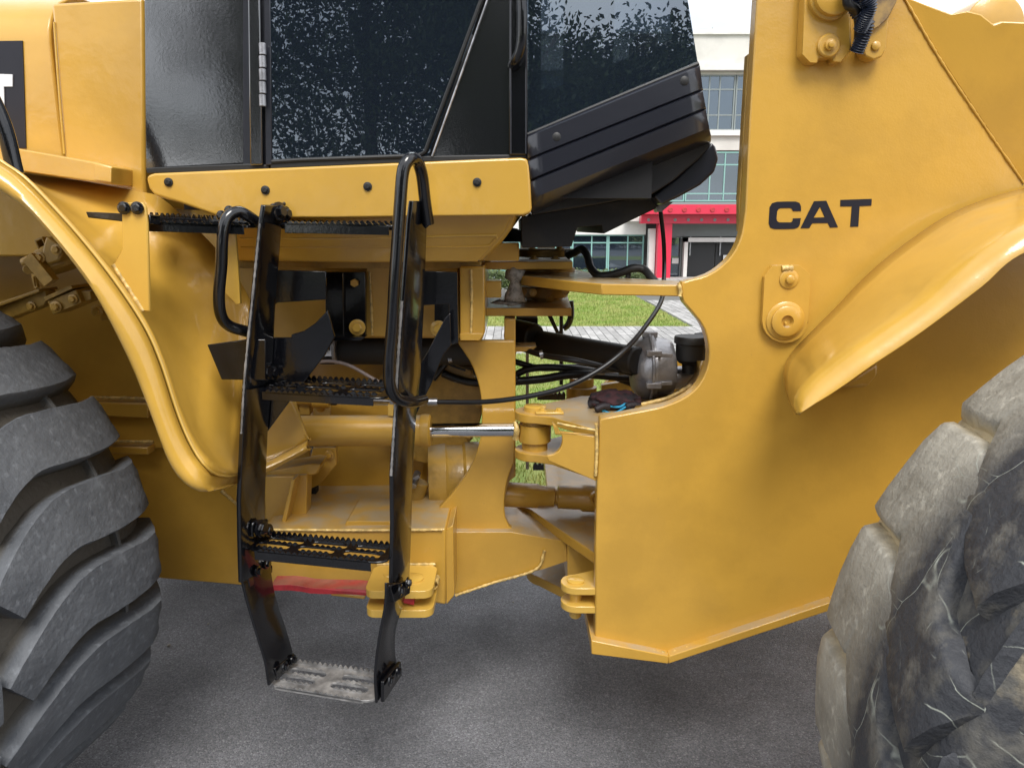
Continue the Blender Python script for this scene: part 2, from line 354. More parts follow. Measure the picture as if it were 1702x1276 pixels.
plane('forecourt', -60, 3.15, 20.2, 60, .002, mat('forecourt_concrete', (.33, .33, .32), .8, var=.2, vscale=2, coords='World'))
lay(3.16, 4.7, 12.80, 17.5, path)
plane('forecourt_edge', 3.15, 60, 24, 60, .003, KERB)
# grass blades (stuff)
GR = mat('grass_blades', (.19, .29, .045), .7, c2=(.33, .35, .11), c2pos=(.4, .6), vscale=1.6, coords='World')
def grass(name, n, x0, x1, y0, y1, h, m):
    V = []; Fs = []
    for i in range(n):
        x = random.uniform(x0, x1); y = y0 + (y1 - y0) * random.random() ** 1.3; a = random.uniform(0, math.pi); hh = h * random.uniform(.5, 1.4); ww = .004 + .0006 * y
        dx, dy = math.cos(a) * ww, math.sin(a) * ww; k = len(V); lx, ly = random.uniform(-.5, .5) * hh, random.uniform(-.5, .5) * hh
        V += [(x - dx, y - dy, 0), (x + dx, y + dy, 0), (x + lx, y + ly, hh)]; Fs.append((k, k + 1, k + 2))
    me = bpy.data.meshes.new(name); me.from_pydata(V, [], Fs); me.materials.append(m); o = link(name, me, (0, 0, 0), None); tag(o, 'short mown green grass of the lawn behind the machine', 'grass', kind='stuff')
grass('grass', 52000, -2.6, 4.6, 4.2, 10.0, .045, GR)
grass('grass', 30000, -3, 3.1, 12.8, 20, .05, GR)

# hedge strip against the building
def leafmat(n_, a, b): return mat(n_, a, .6, c2=b, c2pos=(.35, .65), vscale=4, coords='World')
LEAF = leafmat('shrub_leaves', (.045, .075, .018), (.10, .13, .04))
LEAFY = leafmat('tree_leaves', (.025, .045, .012), (.055, .085, .022))
def ball(rad):
    while True:
        v = Vector([random.uniform(-1, 1) for _ in range(3)])
        if v.length < 1: return Vector((v.x * rad[0], v.y * rad[1], v.z * rad[2]))
def leaves(name, n, centre, rad, size, m, parent=None, clumps=0):
    V = []; Fs = []; cl = [ball(rad) for _ in range(clumps)] if clumps > 200 else [Vector((random.gauss(0, .45) * rad[0], random.gauss(0, .45) * rad[1], random.gauss(0, .42) * rad[2])) for _ in range(max(clumps, 1))]
    for i in range(n):
        if clumps: p = random.choice(cl) + Vector([random.gauss(0, .17 if clumps < 200 else .13) * min(rad) for _ in range(3)])
        else: p = Vector((random.uniform(-1, 1) * rad[0], random.uniform(-1, 1) * rad[1], random.uniform(-1, 1) * rad[2] * random.uniform(.6, 1)))
        a = Vector([random.gauss(0, 1) for _ in range(3)]).normalized(); b = a.orthogonal().normalized(); s_ = size * random.uniform(.6, 1.3); k = len(V)
        V += [p - a * s_, p + b * s_ * .5, p + a * s_, p - b * s_ * .5]; Fs.append((k, k + 1, k + 2, k + 3))
    me = bpy.data.meshes.new(name); me.from_pydata(V, [], Fs); me.materials.append(m); return link(name, me, centre, parent)
for i in range(9):
    o = leaves('shrub', 2600, (-3.2 + .82 * i, 20.6, .30), (.46, .3, random.uniform(.24, .34)), .035, LEAF)
    tag(o, 'low dark green shrub ' + ['at the left end of the row by the building', 'second from the left end of the row', 'third from the left end of the row', 'left of the middle of the row', 'in the middle of the row', 'right of the middle of the row', 'third from the path in the row', 'second from the path in the row', 'next to the path by the building'][i], 'shrub', 'row of shrubs before the building')

# ------------------------------------------------------------------ office building
BY = 25.0
WALL = mat('pale_render', (.62, .60, .56), .85, var=.12, vscale=1.2, bump=.2, bscale=20, coords='World')
BAND = mat('white_band', (.70, .69, .66), .8, var=.1, vscale=2, coords='World')
FRM = mat('grey_window_frame', (.22, .25, .25), .5); FRG = mat('green_window_frame', (.22, .42, .38), .5); REDB = mat('red_beam_paint', (.62, .02, .06), .45, coat=.2)
BIN = mat('room_grey', (.16, .16, .15), .9); DOORD = mat('dark_door', (.02, .02, .022), .4); SIGNW = mat('paper_notice', (.7, .7, .68), .7)  # plain grey for the slab behind the windows, near black for the doors
bld = empty('office_building', (2, BY, 0), 'pale two storey office building with ribbon windows and red entrance canopy', 'building')
zz = lambda py: P(851, py, BY).z
xx = lambda px, py=300: P(px, py, BY).x
def bb(name, x0, x1, y0, y1, z0, z1, m, parent=bld, bevel=0): return MB().box((x0, y0, z0), (x1, y1, z1)).build(name, m, parent, bevel=bevel)
X0, X1 = -14, 26
for nm, a, b in (('parapet', 55, 108), ('spandrel', 221, 250)):
    bb('wall', X0, X1, BY, BY + .3, zz(b), zz(a), WALL)
bb('cornice', X0, X1, BY - .22, BY, zz(119), zz(108), BAND); bb('cornice', X0, X1, BY - .12, BY, zz(226), zz(217), BAND)
bb('cornice', X0, X1, BY - .08, BY, zz(58), zz(54), BAND)
bb('wall', X0, X1, BY + .02, BY + .3, zz(124), zz(119), WALL)
bb('sill_band', X0, X1, BY - .05, BY + .3, zz(344), zz(336), FRM)
bb('room_interior', X0, X1, BY + 1.6, BY + 1.8, 0, zz(60), BIN)
bb('roof', X0, X1, BY + .3, BY + 9, zz(64), zz(58), WALL)
bb('side_wall', X0 - .3, X0, BY, BY + 9, 0, zz(55), WALL); bb('side_wall', X1, X1 + .3, BY, BY + 9, 0, zz(55), WALL)
rl = MB()
for k in range(0, 28): rl.box((X0 + k * 1.45, BY + .1, zz(55)), (X0 + k * 1.45 + .03, BY + .13, zz(45)))
rl.box((X0, BY + .1, zz(46)), (X1, BY + .13, zz(45))); rl.build('roof_railing', BAND, bld)
def window(x0, x1, z0, z1, vs_, hs, fm, curtain=None):
    t = .045; f = MB(); f.box((x0, BY + .03, z0), (x0 + t, BY + .12, z1)); f.box((x1 - t, BY + .03, z0), (x1, BY + .12, z1))
    f.box((x0 + t, BY + .03, z0), (x1 - t, BY + .12, z0 + t)); f.box((x0 + t, BY + .03, z1 - t), (x1 - t, BY + .12, z1))
    for v_ in vs_: f.box((x0 + (x1 - x0) * v_ - .02, BY + .04, z0 + t), (x0 + (x1 - x0) * v_ + .02, BY + .11, z1 - t))
    for h_ in hs: f.box((x0 + t, BY + .045, z0 + (z1 - z0) * h_ - .02), (x1 - t, BY + .105, z0 + (z1 - z0) * h_ + .02))
    o = f.build('window', fm, bld, bevel=0); xs = [0] + list(vs_) + [1]
    for i in range(len(xs) - 1):
        a = x0 + (x1 - x0) * xs[i]; b = x0 + (x1 - x0) * xs[i + 1]
        MB().box((a, BY + .07, z0), (b, BY + .076, z1)).build('pane', GLASS_B, o)
    if curtain:
        MB().box((x0 + .1, BY + .25, z0 + .2), (x1 - .1, BY + .27, z1 - .05)).build('blind', BAND, o)
ww = xx(1222, 170) - xx(1130, 170); xb = xx(1222, 170) - 6 * ww
for k in range(13):
    window(xb + k * ww + .01, xb + (k + 1) * ww - .01, zz(217), zz(124), (.53, .72), (.28, .74), FRM, k % 3 == 1)
    window(xb + k * ww + .3 + .01, xb + (k + 1) * ww + .3 - .01, zz(335), zz(252), (.45, .72), (.16, .74), FRG, k % 4 == 2)
# ground floor: red canopy, columns, glazed bays and doors
bb('canopy_beam', xx(1058, 350), 12, BY - 1.3, BY - .95, zz(357), zz(342), REDB); bb('canopy_beam', xx(1058, 350), 12, BY - .95, BY - .6, zz(372), zz(357), REDB)
bb('canopy_soffit', xx(1040), 12, BY - .6, BY, zz(368), zz(362), BAND)
for k in range(16): MB().cyl((xx(1078, 350) + k * .44, BY - 1.33, zz(350)), (xx(1078, 350) + k * .44, BY - 1.28, zz(350)), .075, 16).build('boss', RED, bld)
for k in range(16): MB().cyl((xx(1070, 350) + k * .42, BY - .97, zz(366)), (xx(1070, 350) + k * .42, BY - .94, zz(366)), .05, 12).build('stud', FRM, bld)
bb('red_column', xx(1084, 420), xx(1106, 420), BY - .9, BY - .5, 0, zz(372), REDB); bb('white_column', xx(1073, 420), xx(1083, 420), BY - .6, BY - .3, 0, zz(380), BAND)
bb('lintel', X0, xx(1072, 400), BY - .1, BY + .2, zz(390), zz(344), BAND); bb('lintel', xx(1108, 400), 14, BY - .05, BY + .2, zz(393), zz(372), FRM)
wb = xx(1070, 420)
for k in range(10):
    x1_ = wb - k * 1.2; window(x1_ - 1.19, x1_, .28, zz(390), (.55,), (.78,), FRG, k == 3)
bb('plinth', X0, wb, BY - .05, BY + .3, 0, .28, FRM)
bb('door_surround', xx(1133, 420), xx(1139, 420), BY - .35, BY - .1, 0, zz(395), BAND); bb('door_surround', xx(1133, 420), 9, BY - .35, BY - .1, zz(402), zz(395), BAND)
window(xx(1108, 420), xx(1133, 420), 0, zz(393), (), (), FRM)
for k in range(4):
    d = bb('door', xx(1141, 420) + k * 1.0, xx(1141, 420) + k * 1.0 + .96, BY + .1, BY + .16, 0.02, zz(405), DOORD); MB().box((xx(1141, 420) + k * 1.0 + .1, BY + .02, .8), (xx(1141, 420) + k * 1.0 + .14, BY + .05, 1.6)).build('door_handle', STEEL, d)
bb('notice', xx(1117, 430), xx(1128, 430), BY + .0, BY + .02, zz(438), zz(429), SIGNW); bb('notice', xx(1202, 430), xx(1210, 430), BY + .0, BY + .02, zz(437), zz(424), SIGNW)
bb('entrance_step', xx(1080), 14, BY - 1.6, BY - .36, .0, .12, KERB)

# trees behind the photographer (mirrored in the cab glass and paint)
TRK = mat('bark', (.09, .07, .05), .9, var=.4, vscale=10, bump=1., bscale=20)
def tree(x, y, h, r, label, n=9000, cl=110, dense=1.):
    n = int(n * (1.3 if h > 8 else 5)); cl = cl if h > 8 else 260
    t = empty('broadleaf_tree', (x, y, 0), label, 'tree', 'trees across the road behind the photographer')
    b = MB(); b.lathe((x, y, 0), (0, 0, 1), [(0, .22), (.4, .17), (h * .5, .12), (h * .85, .04)], 10)
    for k in range(6):
        a = k * 1.05 + x; b.tube([(x, y, h * (.3 + .06 * k)), (x + math.cos(a) * r * .4, y + math.sin(a) * r * .4, h * (.45 + .06 * k)), (x + math.cos(a) * r * .75, y + math.sin(a) * r * .75, h * (.55 + .06 * k))], .045, 6)
    b.build('trunk', TRK, t)
    leaves('crown', n, (x, y, h * .55), (r, r, h * .46), .07 if h > 8 else .062, LEAFY, t, clumps=cl)
    return t
tl = [(-5.3, -12, 9.5, 1.7, 'tall dark broadleaf tree at the left end of the near row', 8000), (-3.0, -12.5, 10.5, 2.3, 'tallest dense tree of the row, facing the cab door', 14000), (-.4, -12, 8.6, 2.1, 'broad tree facing the door pillar of the cab', 18000),
      (1.5, -13, 5.6, 2.3, 'lower round tree facing the tinted front window', 11000), (3.9, -13, 5.9, 2.5, 'lower round tree right of centre in the row', 11000), (6.4, -13.5, 5.6, 2.5, 'spreading tree near the right end of the row', 11000),
      (8.6, -14, 6.2, 2.4, 'spreading tree at the far right end of the row', 9000), (-11.5, -15, 6.0, 2.2, 'small tree standing apart at the far left', 8000)]
for (x, y, h, r, lb, n) in tl: tree(x, y, h, r, lb, n)
tag(leaves('hedge', 14000, (0, -14.5, .8), (14, .8, .8), .09, LEAFY), 'long clipped dark hedge running under the trees behind the photographer', 'hedge', kind='stuff')

# ================================================================== THE WHEEL LOADER
L = empty('wheel_loader', (0, 2.7, 0), 'yellow articulated wheel loader with black cab and access ladder on the asphalt', 'wheel loader')

# ---------------------------------------------------------------- rear: engine hood
HY = 2.15
q = P(87, 100, HY).x
prof_ = [(HY, 1.62), (HY, 2.19)] + [(HY + .24 * (1 - math.cos(t)), 2.19 + .17 * math.sin(t)) for t in [k * math.pi / 16 for k in range(1, 9)]] + [(3.55, 2.36), (3.55, 1.62)]
hood = MB().prism([(-4.0, y, z) for y, z in prof_], (q + 4.0, 0, 0)).build('hood', YELF, L, bevel=.006, smooth=50)
pl('hood_side_panel', [(85, 6), (238, -3), (240, 300), (245, 345), (108, 345), (106, 255), (97, 150)], HY - .025, 1.3, YELF, L, bevel=.008)
MB().tube([P(90, 37, HY - .028), P(98, 150, HY - .028), P(107, 256, HY - .028)], .0028, 8).build('panel_seam', YELB, L)
dec = pl('decal_panel', [(-120, 70), (37, 68), (39, 120), (43, 246), (-120, 246)], HY - .004, .006, DECAL, hood, bevel=0)
pl('letter_t', [(-34, 122), (20.5, 124), (20.5, 144), (6, 144), (8, 210), (-14, 210), (-16, 144), (-34, 143)], HY - .0075, .003, WHITE, hood, bevel=0)
led = pl('running_board', [(-120, 222), (30, 247), (155, 269), (187, 277), (187, 307), (157, 303), (-120, 262)], 2.02, .12, YELF, L, bevel=.004)
pl('board_end_cap', [(157, 274), (185, 279), (185, 303), (157, 299)], 2.012, .01, YELF, led, bevel=.001)
MB().tube([P(-60, 80, 1.66), P(0, 193, 1.66), P(26, 288, 1.66)], .017, 12).build('fender_rail', BLK, L)

# ---------------------------------------------------------------- rear fender
FY = 1.56
A_ = [(-330, 150), (-160, 225), (-60, 277), (0, 316), (54, 351), (95, 395), (141, 454), (168, 495), (201, 560), (232, 629), (260, 701), (282, 760), (301, 792), (320, 808), (339, 815), (360, 813, 1.60), (378, 808, 1.74), (390, 804, 1.90), (405, 799, 2.0), (445, 783, 2.05), (500, 755, 2.09), (516, 746, 2.1)]
B_ = [(-320, 112), (-150, 185), (-50, 238), (0, 272), (38, 299), (95, 358), (141, 411), (189, 473), (235, 543), (262, 603), (288, 682), (305, 725), (322, 757), (335, 774), (352, 788, 1.60), (376, 792, 1.74), (390, 788, 1.90), (405, 782, 2.0), (445, 766, 2.05), (500, 738, 2.09), (513, 731, 2.1)]
C_ = [(-240, 180), (-60, 240), (30, 286), (140, 303), (240, 321), (262, 326), (300, 356), (360, 415), (402, 473), (420, 508), (450, 572), (470, 616), (487, 655), (499, 690), (508, 716), (513, 731)]
n = 96
PF = lambda q, d=0.: P(q[0], q[1], (q[2] if len(q) > 2 else FY) + d)
ca, cb = crv([PF(q) for q in A_], n), crv([PF(q) for q in B_], n)
cin = crv([PF(q, .03) for q in A_], n)
rows = [[p + Vector((0, .012, 0)) for p in cin], ca]
for t in (.12, .3, .5, .7, .88): rows.append([a.lerp(b, t) + Vector((0, -.032 * math.sin(math.pi * t) ** .7, 0)) for a, b in zip(ca, cb)])
rows.append(cb)
rf = MB().loft(rows).build('fender', YELF, L, smooth=60, solid=.005)
ci = crv([P(a, b, 2.12 if i < 9 else 2.10) for i, (a, b) in enumerate(C_)], n)
cb2 = [p + Vector((.004, .012, 0)) for p in cb]
rows = [cb2]
def pxl(v):
    d = v.y * ct - (v.z - H) * st_; return CX + F * v.x / d, CY - F * (v.y * st_ + (v.z - H) * ct) / d
for t in (.04, .1, .18, .28, .4, .55, .7, .85, 1.):
    r_ = []
    for kk, (a, b) in enumerate(zip(cb2, ci)):
        (ax, ay), (bx, by) = pxl(a), pxl(b); r_.append(P(ax + (bx - ax) * t, ay + (by - ay) * t, a.y + (b.y - a.y) * t ** .42))
    rows.append(r_)
fp = MB().loft(rows).build('fender_panel', YELF, rf, smooth=60, solid=.006)
MB().tube([p + Vector((.006, .004, 0)) for p in cb[10:-20]], .0030, 6, smooth=False).build('panel_seam', YELB, rf)
# stiffened folded foot of the fender panel

# platform grate and its brackets
def teeth(b, p0, p1, h, th, pitch=.016, up=Vector((0, 0, 1))):      # serrated strip standing on the line p0-p1
    p0, p1 = Vector(p0), Vector(p1); n_ = max(3, int((p1 - p0).length / pitch)); d = (p1 - p0) / n_; s_ = d.cross(up).normalized() * th / 2
    for i in range(n_):
        a = p0 + d * i; m_ = a + d * .5 + up * h; c = a + d
        b.add([a - s_, c - s_, m_ - s_ + d * .12, m_ - s_ - d * .12, a + s_, c + s_, m_ + s_ + d * .12, m_ + s_ - d * .12], [(0, 1, 2, 3), (5, 4, 7, 6), (3, 2, 6, 7), (0, 3, 7, 4), (1, 5, 6, 2)])
lad = MB().box((0, 0, 0), (.01, .01, .01))      # replaced below
def gridstep(name, c, m, parent, th=.006, lip=.028, rows_=(.36, .70), cols=3, slot=(.27, .12), tooth=.0065, rnd=.06):
    bl, br, fr, fl = [Vector(q) for q in c]
    M = lambda u, v: (fl.lerp(fr, u)).lerp(bl.lerp(br, u), v)
    out = [M(0, 1), M(1, 1), M(1, .28)] + [M(1 - .13 * (1 - math.cos(t)), .28 - .28 * math.sin(t)) for t in (.4, .8, 1.2, 1.57)] + [M(.87, 0), M(.07, 0), M(.02, .05), M(0, .15)]
    o2 = []
    for q in out:
        if not o2 or (q - o2[-1]).length > .002: o2.append(q)
    holes = []; ser = []
    for r, v in enumerate(rows_):
        for k in range(cols):
            u = (k + .5) / cols + (.045 if r else -.03); hw, hh = slot[0] / 2, slot[1]
            hole = [M(min(max(u + hw * math.cos(2 * math.pi * j / 14) * 1.0 * (1 if abs(math.cos(2 * math.pi * j / 14)) < .5 else 1.05), .03), .965), v + hh * (1 if math.sin(2 * math.pi * j / 14) > 0 else -1) * min(1, abs(math.sin(2 * math.pi * j / 14)) * 1.6)) for j in range(14)]
            holes.append(hole); ser.append((M(max(u - hw * .8, .04), v + hh + .01), M(min(u + hw * .8, .96), v + hh + .01)))
            ser.append((M(max(u - hw * .8, .04), v - hh - .01), M(min(u + hw * .8, .96), v - hh - .01)))
    o = solidfill(name, o2, (0, 0, -th), m, parent, holes, bevel=.0015)
    MB().prism([fl.lerp(fr, .05), fl.lerp(fr, .88), fl.lerp(fr, .88) - Vector((0, 0, lip)), fl.lerp(fr, .05) - Vector((0, 0, lip))], (0, .005, 0)).build('step_lip', m, parent, bevel=.001)
    b = MB(); b.prism([bl, br, br - Vector((0, 0, lip * .6)), bl - Vector((0, 0, lip * .6))], (0, .005, 0)); b.build('step_lip', m, parent, bevel=.001)
    t = MB(); teeth(t, fl.lerp(fr, .08), fl.lerp(fr, .86), tooth, .005); teeth(t, bl.lerp(br, .01), bl.lerp(br, .99), tooth * 1.6, .005)
    for a, b_ in ser: teeth(t, a, b_, tooth * .75, .004)
    ob = t.build('serrated_edge', m, parent, smooth=0); ob['kind'] = 'stuff'
    return o
plat = gridstep('platform_grate', [PX(245, 2.04, 1.725), PX(432, 2.06, 1.722), PX(428, 1.86, 1.705), PX(225, 1.80, 1.715)], BLK, L, cols=4, slot=(.2, .12), lip=.022)
pl('platform_edge', [(142, 352), (250, 357), (250, 373), (200, 368), (146, 362)], 1.76, .05, BLK, L, bevel=.002); pl('platform_edge', [(246, 360), (400, 367), (436, 370), (432, 379), (330, 380), (246, 371)], 1.92, .02, BLK, L, bevel=.002)
tb = MB(); teeth(tb, P(248, 362, 1.925), P(425, 371, 1.925), .014, .006, .013); tb.build('serrated_edge', BLK, L, smooth=0)['kind'] = 'stuff'
br1 = pl('mounting_bracket', [(202, 345), (208, 337), (236, 336), (242, 344), (245, 372), (249, 518), (238, 518), (188, 438), (203, 412)], 1.735, .010, YELB, rf, bevel=.003)
pl('mounting_bracket', [(366, 378), (391, 378), (400, 505), (391, 506), (372, 486)], 1.90, .010, YELB, rf, bevel=.003)
weld([P(188, 440, 1.735), P(238, 517, 1.735)], .005, rf)
for q in ((206, 346), (228, 346)): bolt(P(*q, 1.73), TOC, .0095, BLK, rf)
for q in ((381, 350), (368, 358)): bolt(P(*q, 1.915), TOC, .008, BLK, rf)

# ---------------------------------------------------------------- rear frame side and what sits on it
RY = 2.42
rfr = pl('rear_frame', [(-500, 230), (455, 300), (455, 560), (430, 700), (430, 745), (-500, 745)], RY, .03, YEL, L, bevel=.004)
pl('lower_frame_plate', [(60, 741), (395, 741), (396, 826), (446, 868), (446, 977), (400, 972), (270, 961), (60, 925)], RY + .035, .03, YEL, rfr, bevel=.004)
weld([P(368, 815, RY + .03), P(400, 842, RY + .03), P(445, 872, RY + .03)], .006, rfr)
for (a, b) in ((661, 684), (733, 744)):
    u = MB(); u.prism([P(140, a + 1, RY), P(258, a + 3, RY), P(258, b + 5, RY), P(140, b, RY)], (0, -.05, 0)); u.build('frame_flange', YEL, rfr, bevel=.005)
    weld([P(150, a - 1, RY - .05), P(255, a + 1, RY - .05)], .005, rfr)
# parking-brake linkage: channel, block, levers, valve body
link_ = pl('control_channel', [(-200, 590), (-200, 560), (66, 481), (76, 484), (78, 500), (72, 509), (-20, 545)], 2.16, .05, YELD, L, bevel=.004)
u = MB(); u.prism([P(-60, 525, 2.14), P(64, 480, 2.14), P(66, 485, 2.14), P(-60, 531, 2.14)], (0, .09, 0)); u.build('channel_flange', YELD, link_, bevel=.002)
bolt(P(52, 509, 2.155), TOC, .009, YELD, link_)
blk = pl('clamp_block', [(78, 501), (126, 481), (136, 503), (88, 523)], 2.13, .09, YELD, L, bevel=.003)
pl('clamp_cover', [(72, 494), (118, 474), (121, 479), (75, 500)], 2.12, .12, YELD, blk, bevel=.002); pl('clamp_side', [(127, 483), (150, 484), (152, 498), (137, 503)], 2.15, .08, YELD, blk)
bolt(P(93, 510, 2.125), TOC, .011, YELD, blk); bolt(P(121, 497, 2.125), TOC, .009, YELD, blk)
vb = MB().cyl(P(112, 446, 2.18), P(92, 408, 2.18), .066, 26).build('valve_body', YELD, L)
pl('valve_port', [(56, 399), (70, 393), (78, 412), (64, 418)], 2.12, .05, YELD, vb, holes=[[(60, 401), (69, 398), (74, 409), (65, 413)]], bevel=.002)
pl('valve_cap', [(76, 392), (96, 404), (104, 420), (98, 434), (80, 440), (68, 428), (70, 412)], 2.10, .05, YELD, vb, bevel=.006)
bolt(P(94, 415, 2.095), TOC, .010, YELD, vb); bolt(P(66, 428, 2.10), TOC, .010, YELD, vb)
lv = MB(); lv.bar(P(50, 426, 2.10), P(86, 470, 2.10), .03, .034); lv.cyl(P(39, 438, 2.10), P(52, 431, 2.10), .014); lv.cyl(P(47, 448, 2.09), P(47, 448, 2.13), .014); lv = lv.build('brake_lever', YELD, L, bevel=.003)
pl('lever_fork', [(51, 455), (58, 456), (62, 478), (57, 481), (54, 470)], 2.09, .012, YELD, lv, holes=[[(55, 460), (58, 461), (60, 475), (58, 477)]], bevel=.001)
pl('lever_fork', [(48, 421), (54, 421), (56, 430), (50, 431)], 2.09, .03, YELD, lv)
bolt(P(161, 517, 2.3), TOC, .012, YELB, L); pl('stop_lug', [(165, 500), (178, 495), (186, 532), (168, 533)], 2.32, .05, YEL, L)

# rear frame bottom rail (bright front face, dusty top) and stays
rail = pl('bottom_rail', [(430, 884), (470, 880), (741, 878), (741, 1005), (727, 1003), (600, 982), (452, 975), (440, 972)], 2.13, .40, YEL, L, bevel=.006)
pl('rail_top_pad', [(575, 866), (650, 866), (655, 881), (570, 881)], 2.16, .20, YEL, rail, bevel=.006)
weld([P(455, 880, 2.125), P(600, 881, 2.125), P(735, 880, 2.125)], .004, rail)
pl('rail_end', [(741, 880), (753, 872), (755, 990), (742, 1005)], 2.14, .3, YEL, rail, bevel=.003)
pl('frame_stay', [(440, 792), (508, 790), (511, 795), (509, 862), (505, 866), (440, 872)], 2.26, .06, YEL, L, bevel=.004)
pl('stay_rib', [(484, 797), (490, 797), (475, 868), (468, 866)], 2.20, .06, YEL, L, bevel=.002)
pl('stay_top', [(446, 783), (520, 770), (534, 772), (526, 789), (509, 792), (440, 792)], 2.28, .10, YEL, L, bevel=.006)
pl('axle_bracket', [(520, 744), (558, 744), (560, 772), (530, 806), (516, 812), (512, 775)], 2.42, .03, YEL, L, bevel=.003)
bolt(P(547, 756, 2.415), TOC, .011, YEL, L)
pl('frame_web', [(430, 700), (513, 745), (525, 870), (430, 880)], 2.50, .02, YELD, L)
pl('black_gap_strip', [(514, 815), (525, 812), (526, 862), (514, 862)], 2.44, .04, BLKD, L)  # narrow flat black strip in the gap beside the frame stay
# transmission and engine seen through the frame
trn = pl('transmission_case', [(505, 600), (720, 590), (725, 700), (700, 875), (526, 875), (520, 760)], 2.62, .55, YEL, L, bevel=.02)
pl('inspection_cover', [(607, 811), (648, 811), (655, 862), (607, 862)], 2.585, .04, YEL, trn, bevel=.008)
pl('bell_housing_flange', [(744 - 90 * math.cos(math.radians(a)) * 1.0 - 32, 672 - 98 * math.sin(math.radians(a))) for a in range(0, 360, 12)], 2.55, .05, YELD, L, bevel=.004)
for k in range(10): bolt(P(712 + 84 * math.cos(k * .628), 672 + 91 * math.sin(k * .628), 2.545), TOC, .009, YELD, L)
MB().lathe(P(722, 800, 2.5), (.9, .1, 0), [(-.02, .125), (.0, .13), (.04, .135), (.05, .128), (.1, .128), (.11, .137), (.16, .137), (.17, .12)], 40).build('brake_drum', YELD, L)
MB().cyl(P(688, 832, 2.4), P(700, 800, 2.4), .03, 18).build('drain_elbow', YELD, L); MB().bar(P(681, 800, 2.36), P(697, 790, 2.36), .012, .012).build('fitting', STEEL, L); MB().cyl(P(686, 808, 2.34), P(694, 785, 2.40), .012, 14).build('fitting', STEEL, L)
acc = MB().cyl(P(470, 581, 2.42), P(790, 583, 2.42), .048, 26).build('air_tank', BLKD, L)
MB().cyl(P(556, 580, 2.40), P(562, 580, 2.40), .0495, 26).build('tank_strap', ALU, acc); pl('label_plate', [(534, 568), (551, 566), (551, 592), (534, 592)], 2.356, .004, WHITE, acc, bevel=0)
for k in range(3): pl('label_print', rc(538 + 4 * k, 571, 540.5 + 4 * k, 588 - 3 * k), 2.353, .002, DECAL, acc, bevel=0)
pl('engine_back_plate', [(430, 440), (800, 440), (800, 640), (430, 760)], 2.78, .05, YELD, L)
MB().tube([P(498, 640, 2.3), P(520, 608, 2.3), P(545, 600, 2.3), P(580, 607, 2.3), P(618, 628, 2.3), P(640, 640, 2.3)], .0055, 8).build('grey_pipe', mat('pipe_grey', (.30, .24, .22), .45), L)
cm = MB().cyl(P(488, 661, 2.28), P(548, 664, 2.28), .021, 20); cm = cm.build('brake_cylinder', YEL, L)
MB().cyl(P(520, 664, 2.26), P(548, 664, 2.26), .027, 22).build('cylinder_head', YEL, cm); pl('cylinder_mount', [(497, 672), (515, 672), (515, 690), (497, 690)], 2.28, .04, YELD, cm); bolt(P(533, 677, 2.27), TOC, .010, YEL, cm)
MB().cyl(P(549, 664, 2.28), P(560, 664, 2.28), .018, 12).build('gland', BLKD, cm)
MB().lathe(P(560, 663, 2.28), (1, 0, -.02), [(0, .012), (.02, .012), (.021, .009), (.05, .009), (.051, .0065), (.09, .0065)], 14).build('clevis', STEEL, cm)
MB().cyl(P(585, 664, 2.28), P(660, 667, 2.27), .0048, 10).build('control_rod', STEEL, cm)
pl('rod_guard', [(549, 672), (650, 674), (650, 690), (549, 690)], 2.34, .03, YEL, L)

# cab mounting box section above the frame
pl('mounting_panel', [(395, 440), (800, 440), (800, 562), (540, 562), (395, 562)], 2.36, .05, YEL, L, bevel=.004)
mbx = pl('cab_mount', [(608, 444), (762, 444), (762, 560), (608, 560)], 2.28, .10, YEL, L, bevel=.004)
weld([P(615, 452, 2.275), P(617, 500, 2.275), P(619, 557, 2.275)], .004, mbx)
colm = pl('mount_column', [(764, 442), (806, 442), (806, 552), (801, 566), (764, 566)], 2.20, .35, YEL, L, bevel=.006)
weld([P(783, 448, 2.197), P(784, 500, 2.197), P(783, 556, 2.197)], .004, colm)
pl('column_cap', [(764, 554), (804, 554), (798, 566), (764, 566)], 2.192, .02, YEL, colm)

# ---------------------------------------------------------------- steering cylinder
SY = 2.20
scy = MB().cyl(P(430, 716, SY), P(717, 715, SY), .0475, 40, ch=.003).build('steering_cylinder', YEL, L)
MB().lathe(P(700, 715, SY), (1, 0, 0), [(0, .049), (.002, .0505), (.026, .0505), (.030, .046)], 40).build('end_cap', YEL, scy)
MB().cyl(P(715, 715, SY), P(860, 714, SY), .0215, 28, ch=0).build('piston_rod', CHR, scy)
MB().bar(P(654, 671, SY - .01), P(654, 690, SY - .01), .018, .03).build('port', YELB, scy); MB().bar(P(654, 664, SY - .01), P(654, 674, SY - .01), .016, .02).build('port_fitting', STEEL, scy)
weld([P(857, 702, SY - .01), P(859, 714, SY - .024), P(857, 728, SY - .01)], .010, scy)
pc = P(889, 718, SY); ey = MB().lathe(pc - Vector((0, 0, .028)), (0, 0, 1), [(0, .047), (.003, .050), (.053, .050), (.056, .047)], 40).build('rod_eye', YEL, scy)
MB().lathe(pc - Vector((0, 0, .06)), (0, 0, 1), [(0, .040), (.12, .040)], 32).build('spacer', YEL, scy)

